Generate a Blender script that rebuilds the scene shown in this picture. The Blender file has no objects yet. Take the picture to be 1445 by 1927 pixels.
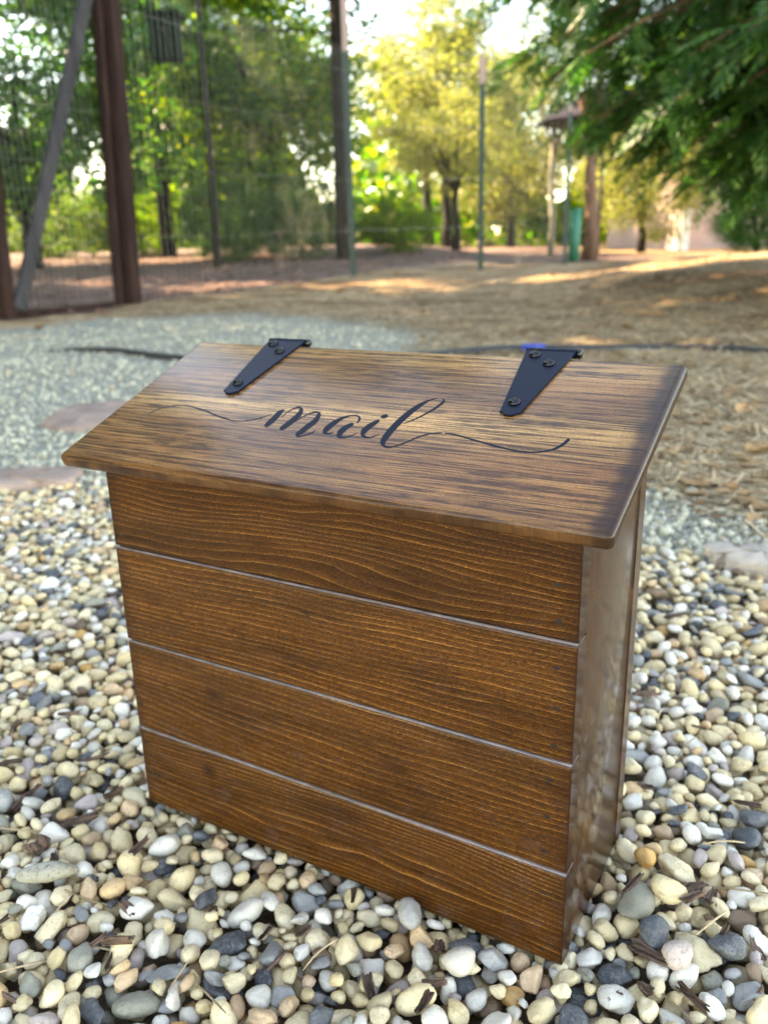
import bpy, bmesh, math, random
import numpy as np
from mathutils import Matrix, Vector, Euler

random.seed(7)
rng = np.random.default_rng(7)
scene = bpy.context.scene
COL = scene.collection

# ------------------------------------------------------------------ camera
F = 1577.18 / 1445.0
PITCH, ROLL, EYE = 0.31641, -0.02643, 0.5045
_cp, _sp = math.cos(PITCH), math.sin(PITCH)
FWD = np.array([0.0, _cp, -_sp])
_r0 = np.array([1.0, 0, 0]); _u0 = np.cross(_r0, FWD)
RIGHT = math.cos(ROLL) * _r0 + math.sin(ROLL) * _u0
UP = -math.sin(ROLL) * _r0 + math.cos(ROLL) * _u0
cam_data = bpy.data.cameras.new("camera")
cam = bpy.data.objects.new("camera", cam_data)
COL.objects.link(cam)
M = Matrix.Identity(4)
for i in range(3):
    M[i][0], M[i][1], M[i][2] = RIGHT[i], UP[i], -FWD[i]
M[2][3] = EYE
cam.matrix_world = M
cam_data.sensor_fit = 'HORIZONTAL'
cam_data.sensor_width = 36.0
cam_data.lens = 36.0 * F
cam_data.clip_start = 0.02
cam_data.clip_end = 2000
cam_data.dof.use_dof = True
cam_data.dof.focus_distance = 0.54
cam_data.dof.aperture_fstop = 36.0 * F / 3.8
scene.camera = cam

# ------------------------------------------------------------------ world and sun
SUN_AZ = math.radians(-72)          # from +Y towards -X: behind the added conifers on the left
SUN_EL = math.radians(36)
world = bpy.data.worlds.new("World")
scene.world = world
world.use_nodes = True
wt = world.node_tree
bg = wt.nodes['Background']
sky = wt.nodes.new('ShaderNodeTexSky')
sky.sky_type = 'NISHITA'
sky.sun_disc = False
sky.sun_elevation = SUN_EL
sky.sun_rotation = SUN_AZ
sky.altitude = 600
sky.air_density = 1.0
sky.dust_density = 0.3
sky.ozone_density = 1.0
wt.links.new(sky.outputs[0], bg.inputs[0])
bg.inputs[1].default_value = 0.15
sd = np.array([math.sin(SUN_AZ) * math.cos(SUN_EL), math.cos(SUN_AZ) * math.cos(SUN_EL), math.sin(SUN_EL)])
sun_data = bpy.data.lights.new("sun", 'SUN')
sun_data.energy = 5.0
sun_data.angle = math.radians(0.53)
sun_data.color = (1.0, 0.93, 0.80)
sun = bpy.data.objects.new("sun", sun_data)
COL.objects.link(sun)
sun.rotation_euler = Vector(sd).to_track_quat('Z', 'Y').to_euler()
sun.location = (-8, 9, 12)

vs = scene.view_settings
vs.view_transform = 'Standard'
vs.look = 'None'
vs.exposure = 3.1
vs.gamma = 1.0
vs.use_white_balance = True          # camera set for open shade
vs.white_balance_temperature = 10200
vs.white_balance_tint = 14
scene.cycles.use_denoising = True
scene.cycles.max_bounces = 8
scene.cycles.transparent_max_bounces = 8
scene.render.film_transparent = False

# ------------------------------------------------------------------ helpers
def ss(a, b, x):
    t = np.clip((np.asarray(x, float) - a) / (b - a), 0, 1)
    return t * t * (3 - 2 * t)

def ray(px, py):
    return FWD + (px - 722.5) / 1577.18 * RIGHT - (py - 963.5) / 1577.18 * UP

def at(px, py, dist):
    """world point seen at a photo position at forward distance dist"""
    d = ray(px, py); k = dist / d[1]
    return np.array([0, 0, EYE]) + k * d

# zones on the ground (world metres, camera over 0,0, looking along +y)
GRAVEL = np.array([(-9, 0.6), (-9, 4.0), (-2.5, 5.1), (-2.0, 6.1), (-0.9, 6.3), (-0.1, 5.4), (0.25, 4.6), (0.2, 4.2),
                   (0.1, 3.7), (0.2, 3.0), (0.42, 2.3), (0.59, 1.77), (0.73, 1.49), (1.3, 0.95), (1.9, 0.3), (1.9, -3), (-9, -3)], float)
FENCE = np.array([(-6.2, 2.6), (-2.84, 6.55), (-2.2, 7.67), (-0.34, 12.15), (1.64, 13.85), (5.5, 17.5)], float)

def peb_line(x):
    return 1.87 - 0.431 * (x + 0.88)

def poly_sd(P, x, y):
    """signed distance, positive inside"""
    x = np.asarray(x, float); y = np.asarray(y, float)
    d = np.full(x.shape, 1e9); ins = np.zeros(x.shape, bool)
    for (ax, ay), (bx, by) in zip(P, np.roll(P, -1, 0)):
        ex, ey = bx - ax, by - ay
        t = np.clip(((x - ax) * ex + (y - ay) * ey) / (ex * ex + ey * ey), 0, 1)
        d = np.minimum(d, np.hypot(x - ax - t * ex, y - ay - t * ey))
        c = ((ay > y) != (by > y)) & (x < ex * (y - ay) / (by - ay + 1e-12) + ax)
        ins ^= c
    return np.where(ins, d, -d)

BARK = np.array([(-60, 2.6)] + [tuple(p) for p in FENCE] + [(9, 60), (-60, 60)], float)

def wob(x, y, s):
    return np.sin(x * 1.7 * s + 1.3 * np.sin(y * 1.1 * s)) * np.cos(y * 1.9 * s + 0.7 * np.sin(x * 2.3 * s))

def terr0(x, y):
    x = np.asarray(x, float); y = np.asarray(y, float)
    z = 0.29 * ss(8, 21, y) * (1 - ss(0.5, 4.0, x))
    z = z + 0.27 * ss(3.0, 7.0, y) * ss(0.6, 3.6, x) * (1 - ss(8.0, 14, y))
    return z

def terr(x, y):
    x = np.asarray(x, float); y = np.asarray(y, float)
    z = terr0(x, y)
    pit = ss(-0.06, 0.10, peb_line(x) - y)
    z = z - 0.005 - 0.036 * pit
    z = z + 0.012 * wob(x, y, 3.1) * ss(1.8, 4.0, y) + 0.02 * wob(x, y, 1.2) * ss(3, 7, y)
    return z

def gp(px, py):
    """photo position -> point on the terrain"""
    d = ray(px, py); o = np.array([0, 0, EYE]); k = 0.2
    for i in range(4000):
        p = o + k * d
        if p[2] <= terr(p[0], p[1]):
            break
        k *= 1.003
    return p

def mesh_np(name, V, Fc, smooth=False):
    me = bpy.data.meshes.new(name)
    V = np.asarray(V, np.float32).reshape(-1, 3)
    Fc = np.asarray(Fc, np.int32)
    n, k = Fc.shape
    me.vertices.add(len(V)); me.vertices.foreach_set('co', V.ravel())
    me.loops.add(n * k); me.loops.foreach_set('vertex_index', Fc.ravel())
    me.polygons.add(n); me.polygons.foreach_set('loop_start', np.arange(0, n * k, k, dtype=np.int32))
    if smooth:
        me.polygons.foreach_set('use_smooth', np.ones(n, bool))
    me.update(calc_edges=True)
    return me

def tag(o, label=None, cat=None, group=None, kind=None):
    if label: o['label'] = label
    if cat: o['category'] = cat
    if group: o['group'] = group
    if kind: o['kind'] = kind
    return o

def link(name, me, mat=None, parent=None):
    o = bpy.data.objects.new(name, me)
    COL.objects.link(o)
    if mat is not None and me is not None:
        if len(me.materials) == 0:
            me.materials.append(mat)
    o.parent = parent
    return o

def empty(name, loc=(0, 0, 0), rz=0.0):
    o = bpy.data.objects.new(name, None)
    COL.objects.link(o)
    o.empty_display_size = 0.05
    o.location = loc
    o.rotation_euler = (0, 0, rz)
    return o

class MB:
    """collects mixed faces, builds one mesh"""
    def __init__(self):
        self.v = []; self.f = []
    def add(self, V, Fs):
        b = len(self.v)
        self.v += [tuple(p) for p in V]
        self.f += [tuple(i + b for i in f) for f in Fs]
    def box(self, a, b):
        (x0, y0, z0), (x1, y1, z1) = a, b
        V = [(x0, y0, z0), (x1, y0, z0), (x1, y1, z0), (x0, y1, z0), (x0, y0, z1), (x1, y0, z1), (x1, y1, z1), (x0, y1, z1)]
        self.add(V, [(0, 3, 2, 1), (4, 5, 6, 7), (0, 1, 5, 4), (1, 2, 6, 5), (2, 3, 7, 6), (3, 0, 4, 7)])
    def beam(self, p, q, w, h, up=(0, 0, 1)):
        p = np.array(p, float); q = np.array(q, float)
        d = (q - p) / np.linalg.norm(q - p)
        s = np.cross(d, up); s /= np.linalg.norm(s); u = np.cross(s, d)
        V = []
        for c in (p, q):
            for a, b in ((-1, -1), (1, -1), (1, 1), (-1, 1)):
                V.append(c + s * a * w / 2 + u * b * h / 2)
        self.add(V, [(0, 1, 2, 3), (7, 6, 5, 4), (0, 4, 5, 1), (1, 5, 6, 2), (2, 6, 7, 3), (3, 7, 4, 0)])
    def tube(self, pts, rad, n=8, caps=True):
        pts = [np.array(p, float) for p in pts]
        if not hasattr(rad, '__len__'): rad = [rad] * len(pts)
        V = []; Fs = []; ref = np.array([0.31, 0.87, 0.39])
        for i, p in enumerate(pts):
            t = pts[min(i + 1, len(pts) - 1)] - pts[max(i - 1, 0)]
            t = t / (np.linalg.norm(t) + 1e-12)
            s = np.cross(t, ref); s /= np.linalg.norm(s) + 1e-12; u = np.cross(t, s)
            for k in range(n):
                a = 2 * math.pi * k / n
                V.append(p + rad[i] * (math.cos(a) * s + math.sin(a) * u))
        for i in range(len(pts) - 1):
            for k in range(n):
                Fs.append((i * n + k, i * n + (k + 1) % n, (i + 1) * n + (k + 1) % n, (i + 1) * n + k))
        if caps:
            Fs.append(tuple(range(n - 1, -1, -1)))
            Fs.append(tuple((len(pts) - 1) * n + k for k in range(n)))
        self.add(V, Fs)
    def mesh(self, name, bevel=0.0, seg=2, smooth=False):
        me = bpy.data.meshes.new(name)
        me.from_pydata([tuple(map(float, p)) for p in self.v], [], self.f)
        bm = bmesh.new(); bm.from_mesh(me)
        bmesh.ops.recalc_face_normals(bm, faces=bm.faces)
        if bevel > 0:
            bmesh.ops.bevel(bm, geom=bm.edges[:] , offset=bevel, segments=seg, profile=0.5, affect='EDGES', clamp_overlap=True)
        if smooth:
            for f in bm.faces: f.smooth = True
        bm.to_mesh(me); bm.free()
        me.update()
        return me

# ------------------------------------------------------------------ node helper
class B:
    def __init__(self, name):
        self.m = bpy.data.materials.new(name)
        self.m.use_nodes = True
        self.t = self.m.node_tree
        self.p = self.t.nodes['Principled BSDF']
    def _set(self, sock, v):
        if isinstance(v, bpy.types.NodeSocket): self.t.links.new(v, sock)
        elif v is not None:
            if hasattr(sock.default_value, '__len__') and not hasattr(v, '__len__'): v = (v,) * len(sock.default_value)
            if hasattr(v, '__len__') and len(v) == 3 and len(sock.default_value) == 4: v = (*v, 1)
            sock.default_value = v
    def n(self, typ, ins=None, **props):
        nd = self.t.nodes.new(typ)
        for k, v in props.items(): setattr(nd, k, v)
        for k, v in (ins or {}).items(): self._set(nd.inputs[k], v)
        return nd
    def math(self, op, a, b=None, c=None, clamp=False):
        nd = self.n('ShaderNodeMath', operation=op); nd.use_clamp = clamp
        self._set(nd.inputs[0], a)
        if b is not None: self._set(nd.inputs[1], b)
        if c is not None: self._set(nd.inputs[2], c)
        return nd.outputs[0]
    def vmath(self, op, a, b=None):
        nd = self.n('ShaderNodeVectorMath', operation=op)
        self._set(nd.inputs[0], a)
        if b is not None: self._set(nd.inputs[1], b)
        return nd.outputs[0]
    def mix(self, fac, a, b, blend='MIX'):
        nd = self.n('ShaderNodeMix', data_type='RGBA', blend_type=blend)
        self._set(nd.inputs[0], fac); self._set(nd.inputs[6], a); self._set(nd.inputs[7], b)
        return nd.outputs[2]
    def ramp(self, fac, stops, interp='LINEAR'):
        nd = self.n('ShaderNodeValToRGB', {0: fac})
        cr = nd.color_ramp; cr.interpolation = interp
        while len(cr.elements) < len(stops): cr.elements.new(0.5)
        for e, (p, c) in zip(cr.elements, stops):
            e.position = p
            e.color = (*c, 1) if hasattr(c, '__len__') else (c, c, c, 1)
        return nd.outputs[0]
    def noise(self, vec, scale, detail=3, rough=0.55, out=0, dist=0.0):
        nd = self.n('ShaderNodeTexNoise', {'Vector': vec, 'Scale': scale, 'Detail': detail, 'Roughness': rough, 'Distortion': dist})
        return nd.outputs[out]
    def vor(self, vec, scale, feature='F1', out=0, rnd=1.0):
        nd = self.n('ShaderNodeTexVoronoi', {'Vector': vec, 'Scale': scale, 'Randomness': rnd}, feature=feature)
        return nd.outputs[out]
    def sep(self, vec):
        nd = self.n('ShaderNodeSeparateXYZ', {0: vec}); return nd.outputs
    def comb(self, x, y, z):
        nd = self.n('ShaderNodeCombineXYZ', {0: x, 1: y, 2: z}); return nd.outputs[0]
    def pos(self): return self.n('ShaderNodeNewGeometry').outputs['Position']
    def island(self): return self.n('ShaderNodeNewGeometry').outputs['Random Per Island']
    def objc(self): return self.n('ShaderNodeTexCoord').outputs['Object']
    def rnd(self): return self.n('ShaderNodeObjectInfo').outputs['Random']
    def attr(self, nm, out='Color'): return self.n('ShaderNodeAttribute', attribute_name=nm).outputs[out]
    def bump(self, h, strength=0.3, dist=0.01):
        nd = self.n('ShaderNodeBump', {'Height': h, 'Strength': strength, 'Distance': dist})
        self._set(self.p.inputs['Normal'], nd.outputs[0]); return nd.outputs[0]
    def set(self, **kw):
        for k, v in kw.items(): self._set(self.p.inputs[k.replace('_', ' ')], v)
        return self.m

# ------------------------------------------------------------------ materials
def mat_pine(name, axis, base=1.0, seed=0.0):
    """stained softwood; axis = grain axis ('x' or 'z') in box coordinates"""
    b = B(name)
    c = b.sep(b.objc()); r = b.rnd()
    if axis == 'x': along, across = c[0], c[2]
    else: along, across = c[2], c[1]
    off = b.math('MULTIPLY', r, 37.0 + seed)
    a = b.math('ADD', along, off)
    w = b.comb(b.math('MULTIPLY', a, 2.6), b.math('MULTIPLY', across, 13.0), off)
    warp = b.noise(w, 1.0, 2, 0.5)
    w2 = b.noise(b.comb(b.math('MULTIPLY', a, 22.0), b.math('MULTIPLY', across, 60.0), off), 1.0, 2, 0.5)
    fr = b.math('ADD', 120.0, b.math('MULTIPLY', b.math('SUBTRACT', b.noise(b.comb(off, across, 0.0), 9.0, 0, 0.5), 0.5), 60.0))
    ph = b.math('ADD', b.math('MULTIPLY', across, b.math('ADD', 105.0, b.math('MULTIPLY', r, 125.0))), b.math('MULTIPLY', warp, b.math('ADD', 5.0, b.math('MULTIPLY', b.math('FRACT', b.math('MULTIPLY', r, 3.7)), 7.0))))
    ph = b.math('ADD', ph, b.math('MULTIPLY', w2, 0.75))
    ring = b.math('FRACT', ph)
    ringid = b.math('FLOOR', ph)
    rid = b.n('ShaderNodeTexWhiteNoise', {'W': b.math('ADD', ringid, off)}, noise_dimensions='1D').outputs[0]
    col = b.ramp(ring, [(0.0, (0.105, 0.050, 0.014)), (0.055, (0.66, 0.43, 0.20)), (0.15, (0.25, 0.135, 0.046)), (0.55, (0.125, 0.060, 0.018)),
                        (0.90, (0.088, 0.040, 0.0115)), (1.0, (0.070, 0.031, 0.009))])
    flat = (0.130, 0.064, 0.019)
    # how strongly each ring reads varies along and between rings
    vis = b.noise(b.comb(b.math('MULTIPLY', a, 16.0), b.math('MULTIPLY', ringid, 2.3), off), 1.0, 2, 0.6)
    vis = b.math('MULTIPLY', b.ramp(vis, [(0.32, 0.18), (0.58, 1.0)]), b.math('ADD', 0.45, b.math('MULTIPLY', rid, 0.55)))
    col = b.mix(vis, flat, col)
    # stain blotches
    bl = b.noise(b.comb(b.math('MULTIPLY', a, 9.0), b.math('MULTIPLY', across, 42.0), off), 1.0, 3, 0.6)
    col = b.mix(1.0, col, b.ramp(bl, [(0.28, 0.58), (0.5, 0.98), (0.74, 1.32)]), 'MULTIPLY')
    # fine mottled fibre
    fib = b.noise(b.comb(b.math('MULTIPLY', a, 420.0), b.math('MULTIPLY', across, 1500.0), off), 1.0, 3, 0.7)
    col = b.mix(1.0, col, b.ramp(fib, [(0.30, 0.26), (0.5, 0.95), (0.70, 2.0)]), 'MULTIPLY')
    # dark short pores
    por = b.noise(b.comb(b.math('MULTIPLY', a, 75.0), b.math('MULTIPLY', across, 1300.0), off), 1.0, 2, 0.5)
    col = b.mix(b.ramp(por, [(0.60, 0.0), (0.70, 0.75)]), col, (0.028, 0.012, 0.005))
    if base != 1.0:
        col = b.mix(1.0, col, (base, base, base), 'MULTIPLY')
    # clear coat over the stain
    b.bump(b.math('ADD', b.math('MULTIPLY', fib, 0.35), b.math('MULTIPLY', ring, 0.25)), 0.10, 0.0006)
    return b, col, a, along, across

def finish_pine(b, col, rough=0.5, coat=0.32):
    col = b.mix(1.0, col, (0.64, 0.425, 0.235), 'MULTIPLY')
    col = b.mix(1.0, col, b.ramp(b.math('FRACT', b.math('MULTIPLY', b.rnd(), 5.3)), [(0.0, 0.80), (1.0, 1.18)]), 'MULTIPLY')
    b.set(Base_Color=col, Roughness=rough, Coat_Weight=coat, Coat_Roughness=0.06, Coat_IOR=1.5, Specular_IOR_Level=0.15)
    return b.m

def knots(b, col, lx, lz, pts):
    for (x0, z0, sx, sz, k) in pts:
        dx = b.math('DIVIDE', b.math('SUBTRACT', lx, x0), sx)
        dz = b.math('DIVIDE', b.math('SUBTRACT', lz, z0), sz)
        q = b.math('ADD', b.math('MULTIPLY', dx, dx), b.math('MULTIPLY', dz, dz))
        g = b.math('MULTIPLY', b.math('POWER', 2.718, b.math('MULTIPLY', q, -1.0)), k)
        col = b.mix(g, col, (0.040, 0.016, 0.006))
    return col

def edge_stain(b, col, lx, x0, x1, wd, amt):
    """darker stain soaked in near the ends"""
    d = b.math('MINIMUM', b.math('SUBTRACT', lx, x0), b.math('SUBTRACT', x1, lx))
    f = b.ramp(b.math('DIVIDE', d, wd), [(0.0, amt), (1.0, 0.0)], 'EASE')
    return b.mix(f, col, (0.045, 0.018, 0.007))

W, D, TH = 0.4048, 0.1618, 0.36898
OF, OL, LL, LT, ZL = 0.02207, 0.02367, 0.1974, 0.0125, 0.3316

b, col, a_, lx, lz = mat_pine('stained_pine', 'x')
col = knots(b, col, lx, lz, [(0.196, 0.2375, 0.006, 0.0026, 0.85), (0.095, 0.140, 0.010, 0.006, 0.8), (0.080, 0.060, 0.008, 0.007, 0.9),
                             (0.27, 0.125, 0.016, 0.006, 0.55), (0.16, 0.288, 0.02, 0.006, 0.35), (0.33, 0.155, 0.02, 0.01, 0.35), (0.31, 0.218, 0.014, 0.008, 0.3)])
col = edge_stain(b, col, lx, 0.0, W, 0.016, 0.45)
col = edge_stain(b, col, lx, 0.0, W, 0.0022, 0.9)
PINE = finish_pine(b, col)
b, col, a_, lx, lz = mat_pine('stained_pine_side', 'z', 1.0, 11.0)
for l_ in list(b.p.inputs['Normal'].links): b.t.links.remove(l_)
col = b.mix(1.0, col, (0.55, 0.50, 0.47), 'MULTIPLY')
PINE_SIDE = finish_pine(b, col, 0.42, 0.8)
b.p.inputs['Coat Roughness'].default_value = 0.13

def mat_oak():
    b = B('stained_oak')
    c = b.sep(b.objc())
    x, u = c[0], c[1]
    big = b.noise(b.comb(b.math('MULTIPLY', x, 2.2), b.math('MULTIPLY', u, 14.0), 3.0), 1.0, 2, 0.5)
    uw = b.math('ADD', u, b.math('MULTIPLY', b.math('SUBTRACT', big, 0.5), 0.05))
    def honey(c0, wd, amt):
        q = b.math('DIVIDE', b.math('SUBTRACT', uw, c0), wd)
        return b.math('MULTIPLY', b.math('POWER', 2.718, b.math('MULTIPLY', b.math('MULTIPLY', q, q), -1.0)), amt)
    streak = b.noise(b.comb(b.math('MULTIPLY', x, 3.0), b.math('MULTIPLY', u, 90.0), 4.0), 1.0, 3, 0.6)
    hf = b.math('ADD', b.math('ADD', honey(0.094, 0.013, 0.85), honey(0.186, 0.014, 0.6)), b.math('MULTIPLY', b.math('SUBTRACT', streak, 0.42), 1.1), clamp=True)
    col = b.mix(hf, (0.235, 0.112, 0.042), (0.62, 0.38, 0.155))
    w2 = b.noise(b.comb(b.math('MULTIPLY', x, 9.0), b.math('MULTIPLY', u, 50.0), 0.0), 1.0, 2, 0.5)
    up = b.math('ADD', u, b.math('MULTIPLY', w2, 0.006))
    # grain lines: long dark pore rows
    g = b.noise(b.comb(b.math('MULTIPLY', x, 7.0), b.math('MULTIPLY', up, 400.0), 0.0), 1.0, 3, 0.55)
    brk = b.noise(b.comb(b.math('MULTIPLY', x, 45.0), b.math('MULTIPLY', up, 160.0), 8.0), 1.0, 2, 0.6)
    dk = b.math('MULTIPLY', b.ramp(g, [(0.485, 0.0), (0.525, 0.86)]), b.ramp(brk, [(0.32, 0.35), (0.55, 1.0)]))
    col = b.mix(dk, col, (0.044, 0.018, 0.008))
    g2 = b.noise(b.comb(b.math('MULTIPLY', x, 40.0), b.math('MULTIPLY', up, 1300.0), 5.0), 1.0, 2, 0.6)
    col = b.mix(1.0, col, b.ramp(g2, [(0.3, 0.5), (0.5, 1.0), (0.7, 1.45)]), 'MULTIPLY')
    fib = b.noise(b.comb(b.math('MULTIPLY', x, 500.0), b.math('MULTIPLY', u, 900.0), 5.0), 1.0, 2, 0.6)
    col = b.mix(1.0, col, b.ramp(fib, [(0.3, 0.72), (0.7, 1.3)]), 'MULTIPLY')
    bl = b.noise(b.comb(b.math('MULTIPLY', x, 8.0), b.math('MULTIPLY', u, 14.0), 9.0), 1.0, 3, 0.6)
    col = b.mix(1.0, col, b.ramp(bl, [(0.3, 0.66), (0.7, 1.28)]), 'MULTIPLY')
    col = b.mix(1.0, col, (0.84, 0.72, 0.62), 'MULTIPLY')
    # scorched right end
    wv = b.noise(b.comb(0.0, b.math('MULTIPLY', u, 60.0), 2.0), 1.0, 3, 0.6)
    e = b.math('ADD', b.math('SUBTRACT', W + OL, x), b.math('MULTIPLY', b.math('SUBTRACT', wv, 0.5), 0.02))
    col = b.mix(b.ramp(b.math('DIVIDE', e, 0.026), [(0.0, 0.95), (0.30, 0.85), (0.65, 0.2), (1.0, 0.0)], 'EASE'), col, (0.022, 0.009, 0.005))
    e2 = b.math('MINIMUM', b.math('ADD', x, OL), b.math('MINIMUM', u, b.math('SUBTRACT', LL, u)))
    col = b.mix(b.ramp(b.math('DIVIDE', e2, 0.006), [(0.0, 0.55), (1.0, 0.0)]), col, (0.05, 0.02, 0.009))
    b.bump(b.math('ADD', g, b.math('MULTIPLY', g2, 0.5)), 0.14, 0.0006)
    # tiny chips in the varnish
    return b.set(Base_Color=col, Roughness=0.5, Coat_Weight=0.45, Coat_Roughness=0.17, Specular_IOR_Level=0.12)
OAK = mat_oak()

def simple(name, col, rough=0.6, metal=0.0, spec=0.5, coat=0.0, var=0.0, vs_=40.0, bump=0.0):
    b = B(name)
    c = col
    if var > 0:
        n = b.noise(b.objc(), vs_, 4, 0.6)
        c = b.mix(1.0, col, b.ramp(n, [(0.25, 1 - var), (0.75, 1 + var)]), 'MULTIPLY')
        if bump > 0: b.bump(n, bump, 0.01)
    return b.set(Base_Color=c, Roughness=rough, Metallic=metal, Specular_IOR_Level=spec, Coat_Weight=coat)

BLACK_METAL = simple('black_painted_metal', (0.003, 0.007, 0.020), 0.42, 0.0, 0.12, 0.0)
BLACK_SCREW = simple('black_screw_metal', (0.003, 0.003, 0.004), 0.16, 0.0, 0.45, 0.0)
INK = simple('black_vinyl', (0.004, 0.008, 0.018), 0.45, 0.0, 0.10)
NAIL = simple('nail_dark', (0.014, 0.008, 0.005), 0.5)
DARKIN = simple('dark_inside', (0.03, 0.018, 0.01), 0.8)

def mat_pebble(name, base, alt, spot, spot_amt, rough=0.55, vein=0.0, varv=0.25):
    b = B(name)
    p = b.pos()
    r = b.math('FRACT', b.math('ADD', b.rnd(), b.math('MULTIPLY', b.island(), 7.31)))
    n1 = b.noise(p, 55.0, 3, 0.6)
    n2 = b.noise(p, 320.0, 3, 0.65)
    f = b.math('ADD', b.math('MULTIPLY', r, 0.75), b.math('MULTIPLY', b.math('SUBTRACT', n1, 0.5), 1.2), clamp=True)
    col = b.mix(f, base, alt)
    r2 = b.math('FRACT', b.math('MULTIPLY', r, 13.7))
    col = b.mix(1.0, col, b.ramp(r2, [(0.0, 1 - varv), (1.0, 1 + varv)]), 'MULTIPLY')
    r3 = b.math('FRACT', b.math('MULTIPLY', r, 41.3))
    # blotchy staining, stronger on some stones
    n3 = b.noise(p, 150.0, 4, 0.7, dist=0.6)
    col = b.mix(b.math('MULTIPLY', b.ramp(n3, [(0.50, 0.0), (0.66, 0.85)]), b.ramp(r3, [(0.15, 0.10), (0.95, 0.9)])), col, b.mix(0.45, spot, col))
    sp = b.math('MULTIPLY', b.ramp(n2, [(0.57, 0.0), (0.66, spot_amt)]), b.ramp(r3, [(0.2, 0.25), (0.9, 1.0)]))
    col = b.mix(sp, col, spot)
    if vein > 0:
        vn = b.noise(b.vmath('MULTIPLY', p, (1, 1, 2.2)), 110.0, 5, 0.65, dist=1.0)
        vv = b.math('ABSOLUTE', b.math('SUBTRACT', vn, 0.5))
        col = b.mix(b.math('MULTIPLY', b.ramp(vv, [(0.0, vein), (0.05, 0.0)]), b.ramp(n1, [(0.4, 0.2), (0.6, 1.0)])), col, (0.42, 0.41, 0.37))
    # hairline cracks with dirt
    cr = b.math('ABSOLUTE', b.math('SUBTRACT', b.noise(p, 75.0, 3, 0.5, dist=0.8), 0.5))
    col = b.mix(b.math('MULTIPLY', b.ramp(cr, [(0.0, 0.35), (0.010, 0.0)]), b.ramp(r2, [(0.4, 0.0), (0.8, 1.0)])), col, (0.15, 0.09, 0.05))
    d = b.noise(p, 130.0, 4, 0.7)
    col = b.mix(b.ramp(d, [(0.58, 0.0), (0.72, 0.5)]), col, (0.17, 0.11, 0.06))
    hgt = b.math('ADD', b.math('ADD', b.math('MULTIPLY', n2, 0.5), b.math('MULTIPLY', n3, 0.9)), b.math('MULTIPLY', b.ramp(cr, [(0.0, 0.0), (0.02, 1.0)]), 0.15))
    b.bump(hgt, 0.45, 0.0028)
    return b.set(Base_Color=col, Roughness=rough, Specular_IOR_Level=0.4)
PEB = {
 'cream': mat_pebble('pebble_cream', (0.71, 0.54, 0.29), (0.76, 0.64, 0.43), (0.36, 0.24, 0.12), 0.35),
 'white': mat_pebble('pebble_white', (0.78, 0.71, 0.58), (0.68, 0.62, 0.53), (0.48, 0.42, 0.32), 0.3, 0.45),
 'tan': mat_pebble('pebble_tan', (0.64, 0.41, 0.20), (0.62, 0.43, 0.29), (0.30, 0.17, 0.09), 0.5),
 'pink': mat_pebble('pebble_pink', (0.52, 0.42, 0.36), (0.44, 0.36, 0.32), (0.25, 0.17, 0.13), 0.5),
 'grey': mat_pebble('pebble_grey', (0.27, 0.265, 0.25), (0.39, 0.37, 0.33), (0.13, 0.13, 0.13), 0.6, 0.6, 0.3),
 'slate': mat_pebble('pebble_slate', (0.052, 0.058, 0.066), (0.13, 0.138, 0.146), (0.25, 0.25, 0.23), 0.5, 0.55, 0.35),
 'olive': mat_pebble('pebble_olive', (0.27, 0.25, 0.18), (0.34, 0.32, 0.25), (0.10, 0.09, 0.06), 0.7, 0.6, 0.2),
 'brown': mat_pebble('pebble_brown', (0.20, 0.12, 0.07), (0.28, 0.19, 0.12), (0.08, 0.05, 0.03), 0.6, 0.6),
 'orange': mat_pebble('pebble_orange', (0.62, 0.33, 0.10), (0.60, 0.36, 0.15), (0.25, 0.11, 0.04), 0.4, 0.45),
}
PKEYS = list(PEB)

def mat_bark_chip(name, c1, c2):
    b = B(name)
    o = b.sep(b.objc())
    n = b.noise(b.comb(b.math('MULTIPLY', o[0], 40.0), b.math('MULTIPLY', o[1], 320.0), b.math('MULTIPLY', o[2], 320.0)), 1.0, 4, 0.65)
    r = b.math('FRACT', b.math('ADD', b.rnd(), b.math('MULTIPLY', b.island(), 3.7)))
    col = b.mix(b.ramp(n, [(0.36, 0.0), (0.62, 1.0)]), c1, c2)
    col = b.mix(1.0, col, b.ramp(r, [(0.0, 0.55), (1.0, 1.5)]), 'MULTIPLY')
    b.bump(n, 1.0, 0.004)
    return b.set(Base_Color=col, Roughness=0.85, Specular_IOR_Level=0.25)
CHIP = mat_bark_chip('bark_chip', (0.030, 0.017, 0.012), (0.19, 0.115, 0.080))
CHIPS_FAR = mat_bark_chip('bark_mulch_chip', (0.11, 0.052, 0.040), (0.28, 0.15, 0.11))
STRAW = mat_bark_chip('dry_straw', (0.38, 0.26, 0.14), (0.66, 0.51, 0.32))
DRYLEAF = mat_bark_chip('dry_leaf_brown', (0.20, 0.105, 0.045), (0.42, 0.25, 0.12))

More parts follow.
